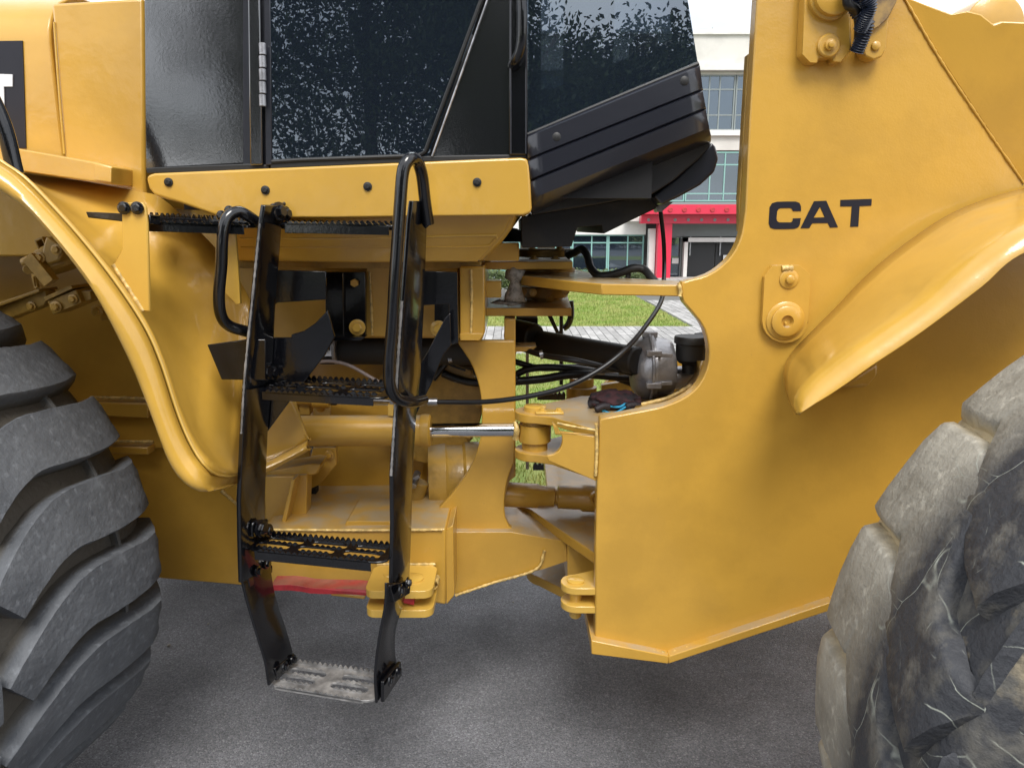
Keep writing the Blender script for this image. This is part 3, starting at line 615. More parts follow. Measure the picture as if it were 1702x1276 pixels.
# ---------------------------------------------------------------- front frame
GY = 1.97
out = [(989, 1066), (990, 900), (993, 790), (997, 697)] + c2([(997, 696), (1060, 684), (1110, 673), (1150, 652), (1172, 622), (1179, 585), (1170, 545), (1150, 518), (1138, 505), (1133, 490)], 26)[1:] + \
      [(1133, 469)] + c2([(1140, 467), (1180, 455), (1212, 430), (1231, 396), (1239, 350)], 14) + [(1246, 200), (1258, 0), (1262, -60), (1490, -60), (1560, 95), (1640, 215), (1702, 305), (2300, 640), (2300, 900), (1700, 905), (1378, 1003), (1112, 1089)]
ff = pl('front_frame', out, GY, .045, YEL, L, bevel=.004)
farY = 3.25
pl('far_side_plate', [(1000, 1010), (1004, 640), (1040, 604), (1235, 592), (1262, 300), (1270, 200), (2000, 200), (2000, 900), (1250, 950)], farY, .04, YEL, ff, bevel=0)
MB().box((P(1275, 400, farY).x, GY + .05, .62), (P(1275, 400, farY).x + .03, farY, 1.9)).build('tower_cross_plate', YEL, ff)
pl('tower_edge_plate', [(1243, 90), (1255, 90), (1244, 250), (1236, 330), (1229, 385), (1229, 330)], GY + .05, .03, YELD, ff, bevel=.002)
# upper plane of the loader arm behind the welded crease
fold = MB() if False else None
#([P(1497, -30, GY - .006), P(1701, 300, GY - .006), P(2300, 1200, GY - .006), P(2300, -30, GY - .16), P(1800, -30, GY - .06)], [(0, 1, 2, 3, 4)])
weld([P(1488, -30, GY - .002), P(1560, 95, GY - .002), P(1640, 215, GY - .002), P(1702, 305, GY - .002)], .0032, ff, m=YEL)
pl('lift_arm', [(a, b, GY + .001 - max(0, ((a - 1497) * 315 - (b + 10) * 205) / 376) / 200 * .07) for a, b in [(1462, -60), (1510, -4), (1540, 8), (1582, 23), (1610, 18), (1632, 24), (1652, 40), (1665, 35), (2300, 60), (2300, 600), (1890, 600), (1702, 308), (1640, 215), (1560, 95), (1497, -10)]], GY, .04, YEL, L, bevel=.006)
for k, (r, y) in enumerate(((.085, GY + .40), )):
    MB().lathe(P(1610, 62, y), (0, -1, 0), [(0, r), (.12, r), (.125, r - .006)], 36).build('arm_pivot_boss', YEL, L)
# bottom flange with weld
fl = MB(); Lp = [P(983, 1064, GY - .03), P(1112, 1090, GY - .03), P(1385, 999, GY - .03), P(1900, 820, GY - .03)]; Lq = [P(983, 1087, GY - .03), P(1111, 1103, GY - .03), P(1385, 1013, GY - .03), P(1900, 832, GY - .03)]
for i in range(3): fl.prism([Lp[i], Lp[i + 1], Lq[i + 1], Lq[i]], (0, .50, 0))
fl.build('bottom_flange', YEL, ff, bevel=.003)
weld([P(990, 1067, GY - .012), P(1050, 1079, GY - .012), P(1110, 1088, GY - .012)], .009, ff); weld([P(1113, 1088, GY - .012), P(1250, 1044, GY - .012), P(1400, 994, GY - .012)], .009, ff)
# letters
def zc(L_): return [(1250 + .2193 * a, 310 + .2193 * b) for a, b in L_]
cpol = [(310, 187), (372, 187), (371, 150), (360, 125), (330, 114), (260, 114), (190, 116), (152, 127), (134, 158), (130, 220), (127, 280), (139, 312), (170, 323), (250, 323), (320, 321), (350, 310), (362, 290), (370, 240), (310, 242), (308, 262), (296, 272), (205, 272), (190, 262), (186, 245), (190, 190), (200, 172), (215, 164), (290, 163), (304, 170)]
pl('letter_c', zc(cpol), GY - .0015, .002, DECAL, ff, bevel=0)
pl('letter_a', zc([(368, 316), (470, 112), (563, 108), (652, 309), (592, 312), (575, 277), (457, 279), (434, 316)]), GY - .0015, .002, DECAL, ff, bevel=0, holes=[zc([(468, 236), (516, 153), (552, 234)])])
pl('letter_t', zc([(671, 102), (908, 94), (905, 145), (815, 150), (806, 304), (745, 306), (757, 151), (669, 151)]), GY - .0015, .002, DECAL, ff, bevel=0)
# pin lock plate beside the letters
pk = pl('pin_lock_plate', [(1285, 441), (1329, 441), (1346, 455), (1347, 470), (1343, 538)] + [(1305 + 38 * math.cos(t), 533 + 37 * math.sin(t)) for t in [k * math.pi / 10 for k in range(11)]] + [(1271, 460)], GY - .018, .017, YEL, ff, bevel=.003)
MB().lathe(P(1305, 533, GY - .017), TOC, [(0, .051), (.004, .051), (.007, .046), (.008, .040), (.016, .040), (.018, .037), (.018, .0165), (.006, .0135)], 40).build('pivot_pin', YEL, ff)
MB().lathe(P(1305, 536, GY - .0235), TOC, [(0, .004), (.006, .003)], 10).build('grease_nipple', YELB, ff)
MB().lathe(P(1311, 464, GY - .017), TOC, [(0, .025), (.004, .025), (.006, .022), (.0061, .011), (.016, .011), (.018, .008)], 30).build('lock_bolt', YEL, ff)
weld([P(1299, 446, GY - .018), P(1318, 446, GY - .018)], .008, ff)
# bracket at the top with cut corner and slot
tpk = pl('pin_bracket', [(1340, -60), (1414, -60), (1416, 84), (1398, 104), (1385, 103), (1386, 96), (1361, 97), (1360, 105), (1346, 104), (1333, 90)], GY - .04, .04, YEL, ff, bevel=.004)
MB().lathe(P(1380, -4, GY - .04), TOC, [(0, .054), (.014, .054), (.016, .048), (.03, .046), (.032, .042), (.032, .014), (.02, .012)], 40).build('pivot_pin', YEL, ff)
MB().lathe(P(1376, 77, GY - .04), TOC, [(0, .027), (.007, .027), (.010, .024), (.0101, .013), (.019, .013), (.020, .008), (.026, .008), (.027, .005)], 30).build('lock_bolt', YEL, ff)
lk = pl('link_plate', [(1447, 45), (1466, 20), (1500, -60), (1478, -60), (1440, 10), (1432, 75)] and [(1433, 82), (1440, 20), (1458, -60), (1512, -60), (1492, 0), (1478, 30), (1474, 80), (1466, 95), (1452, 100), (1438, 94)], GY - .04, .04, YEL, ff, bevel=.004)
pl('worn_arm', [(1446, 34), (1462, -60), (1508, -60), (1490, 5), (1477, 30), (1462, 44), (1452, 50)], GY - .052, .012, mat('worn_brown_paint', (.14, .09, .05), .55, c2=(.35, .22, .07), vscale=14), ff)
MB().lathe(P(1455, 77, GY - .04), TOC, [(0, .011), (.005, .0105), (.007, .008)], 20).build('lock_bolt', YEL, ff)
BLUEH = mat('corrugated_hose', (.012, .018, .035), .35, coat=.2)
MB().tube([P(1432, -40, GY - .07), P(1418, -5, GY - .08), P(1424, 18, GY - .08), P(1440, 38, GY - .075), P(1434, 62, GY - .065), P(1424, 86, GY - .05)], .0165, 12, ribs=34).build('corrugated_hose', BLUEH, L)
MB().tube([P(1446, -40, GY - .11), P(1440, -10, GY - .115), P(1446, 10, GY - .11), P(1440, 28, GY - .10), P(1430, 50, GY - .08)], .015, 12, ribs=30).build('corrugated_hose', BLUEH, L)
MB().tube([P(1412, -40, GY - .10), P(1408, 4, GY - .10), P(1422, 16, GY - .09), P(1428, 40, GY - .07), P(1426, 84, GY - .045)], .011, 12).build('hose', RUBH, L)

# upper tongue plate reaching to the hitch
tz = P(1000, 474, GY).z
tg = solidfill('tongue_plate', [PX(862, 2.40, tz), PX(950, 2.12, tz), PX(1000, 2.02, tz), PX(1134, GY + .002, tz), PX(1134, GY + .16, tz), PX(1010, 2.3, tz), PX(950, 2.8, tz), PX(880, 2.8, tz)], (0, 0, -.030), YEL, L, bevel=.003)
weld([P(1128, 470, GY - .002), P(1131, 484, GY - .002), P(1130, 492, GY - .002)], .005, tg)
# steering lug: upper and lower ears with web and cut-out
uz = P(940, 698, 1.93).z; lz = P(930, 762, 1.97).z
def ear(name, z, cy_, x1):
    c = Vector((pc.x, pc.y, z)); pts = [c + Vector((.062 * math.cos(a), .062 * math.sin(a), 0)) for a in [math.radians(k) for k in range(90, 271, 15)]]
    return solidfill(name, pts + [Vector((pc.x + .05, pc.y - .085, z)), PX(x1 - 6, GY + .002, z), PX(x1, GY + .05, z), PX(x1 + 140, GY + .05, z), PX(x1 + 140, GY + .46, z), Vector((pc.x + .16, pc.y + .2, z))], (0, 0, -.026), YEL, L, bevel=.003)
e1 = ear('upper_lug', P(889, 682, SY).z, 0, 1000); e2 = ear('lower_lug', P(889, 745, SY).z, 0, 1000)
z1 = P(889, 682, SY).z - .026; z2 = P(889, 745, SY).z
ztop = lambda px, z, Y: PX(px, Y, z)
web = [(920, 701), (992, 714), (991, 790), (905, 764)]
wp = [ztop(923, z1 + .010, GY + .012), ztop(992, z1 + .010, GY), ztop(991, z2 - .026, GY), ztop(908, z2 - .02, GY + .012)]
arc = [P(a, b, GY + .01) for a, b in c2([(908, 757), (926, 752), (934, 738), (933, 722), (924, 708), (918, 702)], 12)]
solidfill('lug_web', wp[:3] + [P(912, 766, GY + .01)] + arc, (0, .02, 0), YEL, L, bevel=.003)
weld([P(991, 704, GY - .004), P(992, 745, GY - .004), P(990, 790, GY - .004)], .0045, ff); weld([P(926, 703, GY - .004), P(955, 709, GY - .004), P(990, 715, GY - .004)], .0032, ff)
tpz = P(889, 682, SY).z
MB().lathe(Vector((pc.x, pc.y, tpz)), (0, 0, 1), [(0, .034), (.014, .034), (.016, .031)], 30).build('steering_pin', YELB, e1)
kp = MB(); kp.box((pc.x + .0, pc.y - .055, tpz), (pc.x + .085, pc.y - .02, tpz + .008)); kp.build('keeper_plate', YELB, e1, bevel=.003)
for dx in (.02, .07): bolt(Vector((pc.x + dx, pc.y - .038, tpz + .008)), (0, 0, 1), .009, YELB, e1)
# shelf inside the C opening
sh = MB(); zs = P(1060, 684, GY).z - .02
bk = [P(x, y, GY + .35) for x, y in c2([(1062, 668), (1120, 655), (1155, 625), (1160, 600)], 10)]; fr_ = [P(x, y, GY + .045) for x, y in c2([(1050, 690), (1110, 679), (1158, 652), (1178, 600)], 10)]
sh.loft([fr_, bk]); sh.build('opening_shelf', YEL, ff, solid=.01)
weld([P(1066, 672, GY + .2), P(1110, 661, GY + .2), P(1150, 640, GY + .2)], .006, ff)
# inner web of the frame, seen dark through the openings
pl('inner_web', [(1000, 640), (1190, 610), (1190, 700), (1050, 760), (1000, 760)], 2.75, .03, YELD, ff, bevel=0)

# lower hitch of the front frame
hz1 = P(900, 848, 2.45).z; hx = P(906, 860, 2.52)
def hplate(name, z, px_tip, pyT, thick=.035, r=.105, Yc=2.55, x1=995, ye=2.08):
    c = PX(px_tip, Yc, z); pts = [c + Vector((r * math.cos(a), r * math.sin(a), 0)) for a in [math.radians(k) for k in range(80, 241, 16)]]
    return solidfill(name, pts + [PX(x1, ye, z), PX(x1 + 60, ye, z), PX(x1 + 60, 3.2, z), PX(px_tip, 3.1, z)], (0, 0, -thick), YEL, L, bevel=.004), c
h1, c1 = hplate('hitch_plate', hz1, 903, 845)
MB().lathe(c1, (0, 0, 1), [(0, .058), (.012, .058), (.014, .054)], 36).build('hitch_pin', YEL, h1)
MB().lathe(c1 - Vector((0, 0, .10)), (0, 0, 1), [(0, .06), (.065, .06)], 36).build('hitch_bearing', YEL, h1)
h2, c2_ = hplate('hitch_plate', hz1 - .265, 915, 940, r=.09, ye=2.26)
pl('hitch_web', [(943, 905), (996, 905), (996, 985), (943, 978)], 2.25, .5, YEL, L, bevel=.003)
0 and pl('hitch_back_web', [(968, 852), (994, 852), (994, 884), (966, 880)], 2.25, .02, BLKD, L, bevel=0)
# frame lock lug on the front frame
lgz = P(958, 990, 1.93).z
for z in (lgz, lgz - .058):
    c = PX(957, 2.02, z); pts = [c + Vector((.045 * math.cos(a), .045 * math.sin(a), 0)) for a in [math.radians(k) for k in range(90, 271, 20)]]
    solidfill('lock_lug', pts + [PX(993, 1.975, z), PX(993, 2.10, z)], (0, 0, -.022), YELB, ff, bevel=.002)
c = PX(957, 2.02, lgz); MB().lathe(c - Vector((0, 0, .115)), (0, 0, 1), [(0, .014), (.006, .018), (.112, .018), (.112, .026), (.120, .026), (.122, .022)], 24).build('lock_pin', YELB, ff)
weld([P(991, 960, GY + .04), P(990, 1040, GY + .04)], .006, ff)

# driveshaft between the frames
dY = 2.42; d0, d1 = P(836, 821, dY), P(996, 829, dY); dd = d1 - d0; Ld = dd.length
MB().lathe(d0, dd, [(0, .043), (Ld * .36, .042), (Ld * .38, .037), (Ld * .53, .035), (Ld * .54, .027), (Ld * .56, .027), (Ld * .57, .040), (Ld * .8, .040), (Ld * .83, .046), (Ld, .046)], 32).build('driveshaft', YEL, L)
MB().lathe(P(991, 826, dY - .06), TOC, [(0, .024), (.02, .024), (.02, .016), (.012, .016)], 20).build('universal_joint_cap', YEL, L)

# ---------------------------------------------------------------- rear hitch tower (curved plate)
hp = [(762, 566), (856, 566), (857, 700), (855, 770)] + c2([(853, 772), (843, 800), (838, 840), (843, 870), (858, 884)], 9) + \
     [(900, 893), (941, 902), (943, 930), (905, 943), (820, 964), (756, 986), (750, 930), (748, 884), (702, 872)] + c2([(706, 868), (746, 826), (780, 780), (797, 735), (801, 690), (797, 645), (783, 604), (762, 572)], 22)
ht = pl('hitch_tower', hp, 2.30, .03, YEL, L, bevel=.004)
pl('tower_side_flange', [(838, 530), (857, 530), (857, 792), (846, 800), (838, 830)], 2.34, .55, YEL, ht, bevel=.004)
pl('lower_arm', [(702, 872), (752, 884), (850, 884), (941, 900), (943, 932), (905, 945), (820, 966), (756, 987), (752, 970), (748, 884)], 2.27, .35, YEL, ht, bevel=.006)
weld([P(757, 989, 2.26), P(820, 968, 2.26), P(890, 946, 2.26), P(905, 915, 2.26)], .005, ht)
# horizontal plates of the upper hitch
def hslab(name, x0, x1, py, Y0, Y1, th, m=YEL, bev=.003):
    z = P(850, py, Y0).z
    return solidfill(name, [PX(x0, Y0, z), PX(x1, Y0, z), PX(x1 * .9 + 851 * .1, Y1, z), PX(x0 * .9 + 851 * .1, Y1, z)], (0, 0, -th), m, L, bevel=bev)
hslab('upper_hitch_plate', 800, 952, 435, 2.36, 3.1, .024); hslab('lower_hitch_plate', 807, 950, 512, 2.36, 3.1, .026)
pl('hitch_block', [(798, 404), (863, 404), (863, 434), (798, 434)], 2.30, .12, YELB, L, bevel=.004); pl('hitch_block', [(807, 467), (833, 467), (833, 495), (807, 495)], 2.34, .1, YELB, L, bevel=.004)
pl('rubber_mount', [(815, 372), (860, 380), (872, 388), (866, 402), (815, 402)], 2.34, .15, BLKD, L)
hc = P(905, 470, 2.62)
for nm, a, b, r in (('bearing_cap', 416, 429, .115), ('bearing_ring', 448, 466, .108), ('bearing_ring', 466, 478, .118), ('bearing_carrier', 482, 500, .085), ('bearing_carrier', 497, 508, .066)):
    z0_, z1_ = P(905, b, 2.5).z, P(905, a, 2.5).z; MB().lathe(Vector((hc.x, 2.65, z0_)), (0, 0, 1), [(0, r - .004), (.003, r), (z1_ - z0_ - .003, r), (z1_ - z0_, r - .004)], 44).build(nm, YELD, L)
bolt(P(914, 495, 2.565), TOC, .010, YELD, L); bolt(P(930, 414, 2.53), (0, 0, 1), .010, YELD, L); bolt(P(885, 414, 2.53), (0, 0, 1), .010, YELD, L)
pl('grey_bracket', [(939, 415), (951, 415), (951, 428), (939, 428)], 2.50, .04, ALU, L)
g = MB(); g.lathe(P(855, 500, 2.38), (0, 0, 1), [(0, .035), (.02, .028), (.045, .020), (.06, .016), (.075, .026), (.095, .032), (.105, .018)], 18)
o = g.build('grease_smear', GREASE, L, smooth=180); md = o.modifiers.new('d', 'DISPLACE'); tx = bpy.data.textures.new('lumps', 'CLOUDS'); tx.noise_scale = .025; md.texture = tx; md.strength = .02
o = MB().lathe(P(846, 506, 2.40), (0, 0, 1), [(0, .03), (.006, .06), (.012, .03)], 18).build('grease_smear', GREASE, L, smooth=180); md = o.modifiers.new('d', 'DISPLACE'); md.texture = tx; md.strength = .02

# black pieces and hoses in the hitch gap
MB().cyl(P(856, 562, 2.75), P(1060, 600, 2.30), .045, 24).build('black_duct', BLKM, L)
MB().cyl(P(852, 553, 2.7), P(890, 562, 2.62), .052, 24).build('rubber_sleeve', RUBH, L)
pl('mast_strip', [(874, 528), (879, 528), (879, 780), (874, 780)], 3.0, .02, KERB, L, bevel=0)
pl('black_bracket', [(858, 528), (894, 528), (894, 566), (858, 566)], 2.8, .1, BLKD, L)
pl('angle_lug', [(848, 577), (892, 576), (884, 584), (858, 585), (856, 606), (848, 604)], 2.44, .10, YEL, L)
for k, pts in enumerate(([(852, 600), (900, 612), (960, 610), (1040, 618)], [(852, 626), (880, 613), (930, 611), (1000, 620), (1060, 640)], [(852, 634), (900, 630), (960, 622), (1050, 628)], [(735, 600), (765, 612), (790, 618), (860, 630)], [(735, 620), (760, 630), (795, 636), (860, 628)], [(728, 575), (760, 600), (800, 612)], [(720, 630), (745, 600), (790, 565)])):
    MB().tube([P(a, b, 2.62 - .02 * k) for a, b in pts], .011 + .002 * (k % 3), 10).build('hose', RUBH, L)
fit = MB(); f0 = P(990, 615, 2.35); fit.lathe(f0, (1, 0, 0), [(0, .015), (.03, .015), (.031, .009), (.075, .009), (.076, .016), (.095, .016), (.096, .012), (.10, .017), (.12, .017), (.121, .011), (.15, .011)], 8); fit.build('hose_fitting', STEEL, L)
for k, pts in enumerate(([(858, 575, 2.5), (900, 590, 2.4), (960, 600, 2.3), (1060, 622, 2.35)], [(725, 575, 2.45), (748, 596, 2.4), (770, 606, 2.45), (800, 606, 2.5)])):
    MB().tube([P(*q) for q in pts], .0095, 10).build('hose', RUBH, L)
for q in ((900, 590, 2.395), (748, 596, 2.39)): MB().lathe(P(*q) - Vector((.006, 0, 0)), (1, 0, .2), [(0, .015), (.012, .015)], 14).build('hose_clamp', STEEL, L)
for k in range(4): bolt(P(815 + 36 * k, 430, 2.40 + .03 * k), (0, 0, 1), .010, YELD, L)
for k, (a, b, y) in enumerate(((870, 484, 2.44), (886, 486, 2.42), (940, 484, 2.44))): bolt(P(a, b, y), TOC, .008, YELD, L)
# brake booster and reservoir
BZ = P(1085, 612, 2.38); bst = MB().lathe(BZ + Vector((-.075, 0, 0)), (1, 0, .03), [(0, .03), (.006, .07), (.02, .092), (.045, .104), (.055, .107), (.056, .112), (.072, .112), (.073, .100), (.12, .094), (.135, .085), (.14, .055), (.145, .05)], 44).build('brake_booster', ALU, L)
for a in (-70, -18, 35, 85):
    t = math.radians(a); c = BZ + Vector((-.018, -math.cos(t) * .113, math.sin(t) * .113)); MB().box(c - Vector((.022, .010, .010)), c + Vector((.026, .010, .010))).build('clamp_lug', ALU, bst, bevel=.003)
for a in (-18, 35):
    t = math.radians(a); MB().bar(BZ + Vector((.0, -math.cos(t) * .103, math.sin(t) * .103)), BZ + Vector((.045, -math.cos(t) * .097, math.sin(t) * .097)), .005, .012).build('casting_rib', ALU, bst, bevel=.001)
MB().tube([BZ + Vector((-.018, -math.cos(t) * .1145, math.sin(t) * .1145)) for t in [k * math.pi / 12 for k in range(-9, 13)]], .005, 6).build('clamp_band', ALU, bst)
mcy = MB().cyl(P(1112, 628, 2.40), P(1240, 622, 2.40), .038, 26).build('master_cylinder', ALU, L); MB().cyl(P(1108, 615, 2.38), P(1118, 615, 2.38), .055, 24).build('mounting_flange', BLKD, mcy)
rz = P(1147, 582, 2.35); res = MB().lathe(rz - Vector((0, 0, .075)), (0, 0, 1), [(0, .022), (.03, .024), (.034, .034), (.046, .045), (.10, .046)], 32).build('fluid_reservoir', BLKM, L)
MB().lathe(rz + Vector((0, 0, .022)), (0, 0, 1), [(0, .049), (.002, .052), (.020, .052), (.024, .049), (.026, .02)], 40).build('reservoir_cap', BLKM, res)
pl('dark_component', [(1165, 560), (1200, 555), (1200, 640), (1165, 640)], 2.6, .1, BLKD, L)
# steering cylinder on the far side
ps = MB().lathe(P(966, 668, 2.75) - Vector((0, 0, .07)), (0, 0, 1), [(0, .05), (.07, .05), (.072, .058), (.13, .058), (.133, .046), (.165, .046)], 30).build('far_steering_pin', YELD, L)
# long thin hydraulic hose looping in front
MB().tube([P(1098, 352, 2.5), P(1103, 400, 2.5), P(1104, 440, 2.5), P(1103, 468, 2.42), P(1099, 500, 2.30), P(1078, 535, 2.15), P(1045, 575, 2.0), P(1000, 612, 1.95), P(940, 643, 1.93), P(870, 660, 1.95), P(800, 668, 2.0), P(728, 668, 2.05)], .0072, 10).build('hydraulic_hose', RUBH, L)
MB().lathe(P(706, 668, 2.06), (1, 0, 0), [(0, .006), (.008, .006), (.009, .011), (.036, .011), (.037, .009)], 12).build('hose_fitting', STEEL, L)
MB().tube([P(944, 425, 2.5), P(955, 420, 2.48), P(967, 414, 2.45), P(976, 425, 2.4), P(982, 445, 2.35), P(995, 458, 2.30), P(1015, 457, 2.28), P(1035, 452, 2.26), P(1052, 446, 2.25), P(1070, 448, 2.25), P(1083, 462, 2.22), P(1094, 474, 2.2)], .0125, 10).build('wrapped_harness', BLKM, L)
MB().tube([P(1044, 448, 2.26), P(1044, 462, 2.26), P(1040, 470, 2.26)], .008, 8).build('harness_clip', BLKM, L)
# far side of the machine seen through the gap
fs = pl('far_ladder', [(905, 515), (912, 512), (936, 566), (930, 566)], 3.6, .04, BLK, L); MB().tube([P(948, 500, 3.62), P(949, 525, 3.62), P(944, 540, 3.62), P(936, 546, 3.62)], .016, 8).build('grab_handle', BLK, fs)
pl('stile', [(930, 520), (936, 520), (936, 640), (930, 640)], 3.6, .05, BLK, fs)
for (a, b, c, d) in ((886, 772, 915, 784), (893, 655, 925, 670)):
    s_ = MB(); p0, p1 = P(a, c - (c - b) if False else b, 3.6), P(c + 15, b, 3.6); s_.box((p0.x, 3.6, p0.z - .03), (p1.x, 3.62, p0.z)); teeth(s_, p0, p1, .015, .02, .02); s_.build('step', BLK, fs, smooth=0)
pl('step_bracket', [(921, 770), (927, 770), (927, 788), (921, 788)], 3.58, .04, BLK, fs)

# ---------------------------------------------------------------- lock bar and its clevis
rb = [(450, 958), (480, 958), (520, 963), (607, 966), (690, 990), (690, 1003), (607, 990), (520, 985), (454, 983)]
lb = MB(); zt = [P(450, 972, 2.02), P(490, 972, 2.02), P(520, 977, 2.02), P(607, 980, 2.0), P(688, 996, 1.97)]
zt = crv(zt, 16); solidfill('frame_lock_bar', zt + [q - Vector((0, 0, .018)) for q in zt[::-1]], (0, .06, 0), RED, L, bevel=.003)
def rrect(c, wx, wy, r, n_=5):
    pts = []
    for (sx, sy, a0) in ((1, 1, 0), (-1, 1, 90), (-1, -1, 180), (1, -1, 270)):
        for k in range(n_ + 1):
            a = math.radians(a0 + 90 * k / n_); pts.append(c + Vector((sx * (wx - r) + r * math.cos(a), sy * (wy - r) + r * math.sin(a), 0)))
    return pts
cz = P(667, 962, 2.03).z; cc = PX(668, 2.03, cz)
cl = solidfill('clevis_plate', rrect(cc + Vector((0, .01, 0)), .098, .085, .03), (0, 0, -.024), YELB, rail, bevel=.003)
solidfill('clevis_plate', rrect(cc + Vector((0, .01, -.06)), .098, .085, .03), (0, 0, -.024), YELB, rail, bevel=.003)
MB().lathe(cc + Vector((.035, .0, -.10)), (0, 0, 1), [(0, .014), (.004, .018), (.1, .018), (.1, .030), (.106, .030), (.108, .026)], 26).build('lock_pin', YELB, rail)
MB().lathe(cc + Vector((-.045, .03, 0)), (0, 0, 1), [(0, .016), (.003, .014)], 20).build('lock_pin', YELB, rail)
weld([cc + Vector((-.09, .095, .002)), cc + Vector((.09, .095, .002))], .005, rail); weld([cc + Vector((.09, .02, -.03)), cc + Vector((.094, .08, -.035))], .012, rail)
pl('rail_foot', [(550, 984), (606, 992), (606, 996), (550, 990)], 2.12, .05, YEL, rail)

# ---------------------------------------------------------------- cab
CYB = 1.99
base = []
bp_ = [(244, 300), (246, 291), (256, 288), (560, 275), (866, 262), (876, 264), (880, 276), (884, 345), (882, 354), (872, 358), (560, 362), (365, 362), (340, 352), (306, 340), (258, 326), (248, 314)]
cb_ = pl('cab_base', bp_, CYB - .02, .22, YELF, L, bevel=.013, seg=4)
for q in ((280, 303), (441, 316), (611, 310), (793, 303)): bolt(P(*q, CYB - .022), TOC, .0072, BLKM, cb_)
rec = MB(); top_ = [(345, 347), (600, 350), (856, 350)]; mid = [(388, 392), (600, 392), (838, 386)]; bot = [(396, 430), (600, 433), (795, 432)]
rec.loft([[P(a, b, 2.03) for a, b in top_], [P(a, b, 2.055) for a, b in mid], [P(a, b, 2.085) for a, b in bot], [P(a, b + 1, 2.5) for a, b in bot]])
rec.add([P(856, 350, 2.03), P(838, 386, 2.055), P(795, 432, 2.085), P(810, 432, 2.6), P(870, 350, 2.6)], [(0, 1, 2, 3, 4)])
rec = rec.build('lower_cab_skirt', YELF, cb_, solid=.012, bevel=.006)
MB().tube([P(400, 396, 2.052), P(600, 396, 2.052), P(815, 391, 2.05), P(826, 397, 2.053)], .0032, 6).build('pressed_rib', YELB, cb_)
MB().tube([P(400, 412, 2.063), P(600, 410, 2.063), P(800, 410, 2.063), P(822, 398, 2.055)], .0026, 6).build('pressed_rib', YELF, cb_)
sk = pl('skirt_end', [(796, 405), (862, 404), (862, 434), (796, 434)], 2.24, .1, YEL, cb_)
pl('underside_plate', [(395, 434), (800, 434), (800, 446), (395, 446)], 2.24, .5, YELD, cb_)
MB().box((P(246, 290, CYB).x, CYB + .2, P(246, 345, CYB).z), (P(880, 290, CYB).x, 3.45, P(246, 290, CYB).z)).build('cab_floor', BLKD, L)
cab = pl('cab', [(404, -20), (447, -20), (447, 278), (412, 281), (404, 280)], CYB + .012, .03, BLKP, L, bevel=.003)
T2 = -260     # how far the cab walls go on above the frame of the photograph
pl('rear_quarter_panel', [(238, T2), (404, T2), (408, 273), (242, 282)], CYB + .02, .02, BLKQ, cab, bevel=.004)
pl('rear_quarter_trim', [(242, 279), (412, 272), (447, 274), (447, 282), (243, 288)], CYB + .002, .02, BLKM, cab)
pl('door_pillar', [(408, T2), (428, T2), (436, 274), (415, 275)], CYB - .012, .04, BLKQ, cab, bevel=.004)
pl('door_pillar', [(436, T2), (446, T2), (452, 274), (441, 275)], CYB - .004, .04, BLKP, cab, bevel=.002)
hg = MB()
for k in range(5): hg.cyl(P(436, 72 + k * 21.4, CYB - .022), P(437, 91.5 + k * 21.4, CYB - .022), .0085, 14, ch=.001)
hg.build('door_hinge', ALU, cab)
# door: glass, frame, diagonal lower line, rear black panel
dg = pl('door_glass', [(449, T2), (860, T2), (803, 0), (712, 260), (450, 269)], CYB, .005, GLASS_DOOR, cab, bevel=0)
MB().tube([P(452, 269, CYB - .002), P(500, 266, CYB - .002), P(610, 262, CYB - .002), P(695, 259, CYB - .002), P(707, 252, CYB - .002), P(800, 0, CYB - .002), P(895, T2, CYB - .002)], .0055, 8, smooth=False).build('glass_seal', BLKM, cab)
MB().tube([P(718, 260, CYB - .004), P(806, 12, CYB - .004), P(900, T2, CYB - .004)], .0028, 6, smooth=False).build('door_trim', STEEL, cab)
pl('door_bottom_rail', [(449, 268), (712, 259), (846, 257), (877, 256), (877, 262), (700, 270), (449, 281)], CYB - .002, .03, BLKM, cab)
pl('door_panel', [(716, 261), (806, 2), (900, T2), (960, T2), (846, T2), (846, 258)] and [(718, 260), (808, 0), (846, -110), (846, 258)], CYB + .004, .02, BLKQ, cab, bevel=.002)
pl('front_pillar', [(846, T2), (877, T2), (877, 258), (846, 258)], CYB - .01, .06, BLK, cab, bevel=.005)
MB().tube([P(866, T2, CYB - .06), P(866, -40, CYB - .06), P(868, 30, CYB - .06), P(866, 80, CYB - .05), P(856, 103, CYB - .03), P(852, 108, CYB)], .0135, 12).build('grab_handle', BLK, cab)
for x in (849, 874): MB().tube([P(x, T2, CYB - .013), P(x, 256, CYB - .013)], .0022, 6).build('pillar_bead', BLKP, cab)
# side window ahead of the pillar, dark printed border inside
wg = pl('front_side_window', [(877, T2), (1120, T2), (1143, 0), (1160, 106), (877, 224)], CYB + .004, .005, GLASS_CAB, cab, bevel=0)
pl('window_border', [(879, T2), (1120, T2), (1142, 0), (1158, 106), (879, 222)], CYB + .012, .002, BLKM, cab, bevel=0, holes=[[(899, T2 + 20), (1085, T2 + 20), (1110, -20), (1117, 64), (1051, 93), (899, 157)]])
lw = lambda t, a, b: (a[0] + (b[0] - a[0]) * t, a[1] + (b[1] - a[1]) * t)
rowsdef = [((877, 222), (1160, 104), 0), ((877, 229), (1163, 112), -.012), ((877, 262), (1167, 146), -.012), ((877, 266), (1168, 150), -.004), ((878, 270), (1168, 154), -.016), ((880, 297), (1172, 177), -.014), ((880, 301), (1173, 181), -.004), ((880, 305), (1173, 185), -.012), ((881, 330), (1178, 212), .0), ((881, 343), (1181, 224), .03), ((882, 352), (1181, 232), .075), ((883, 357), (1178, 243), .15)]
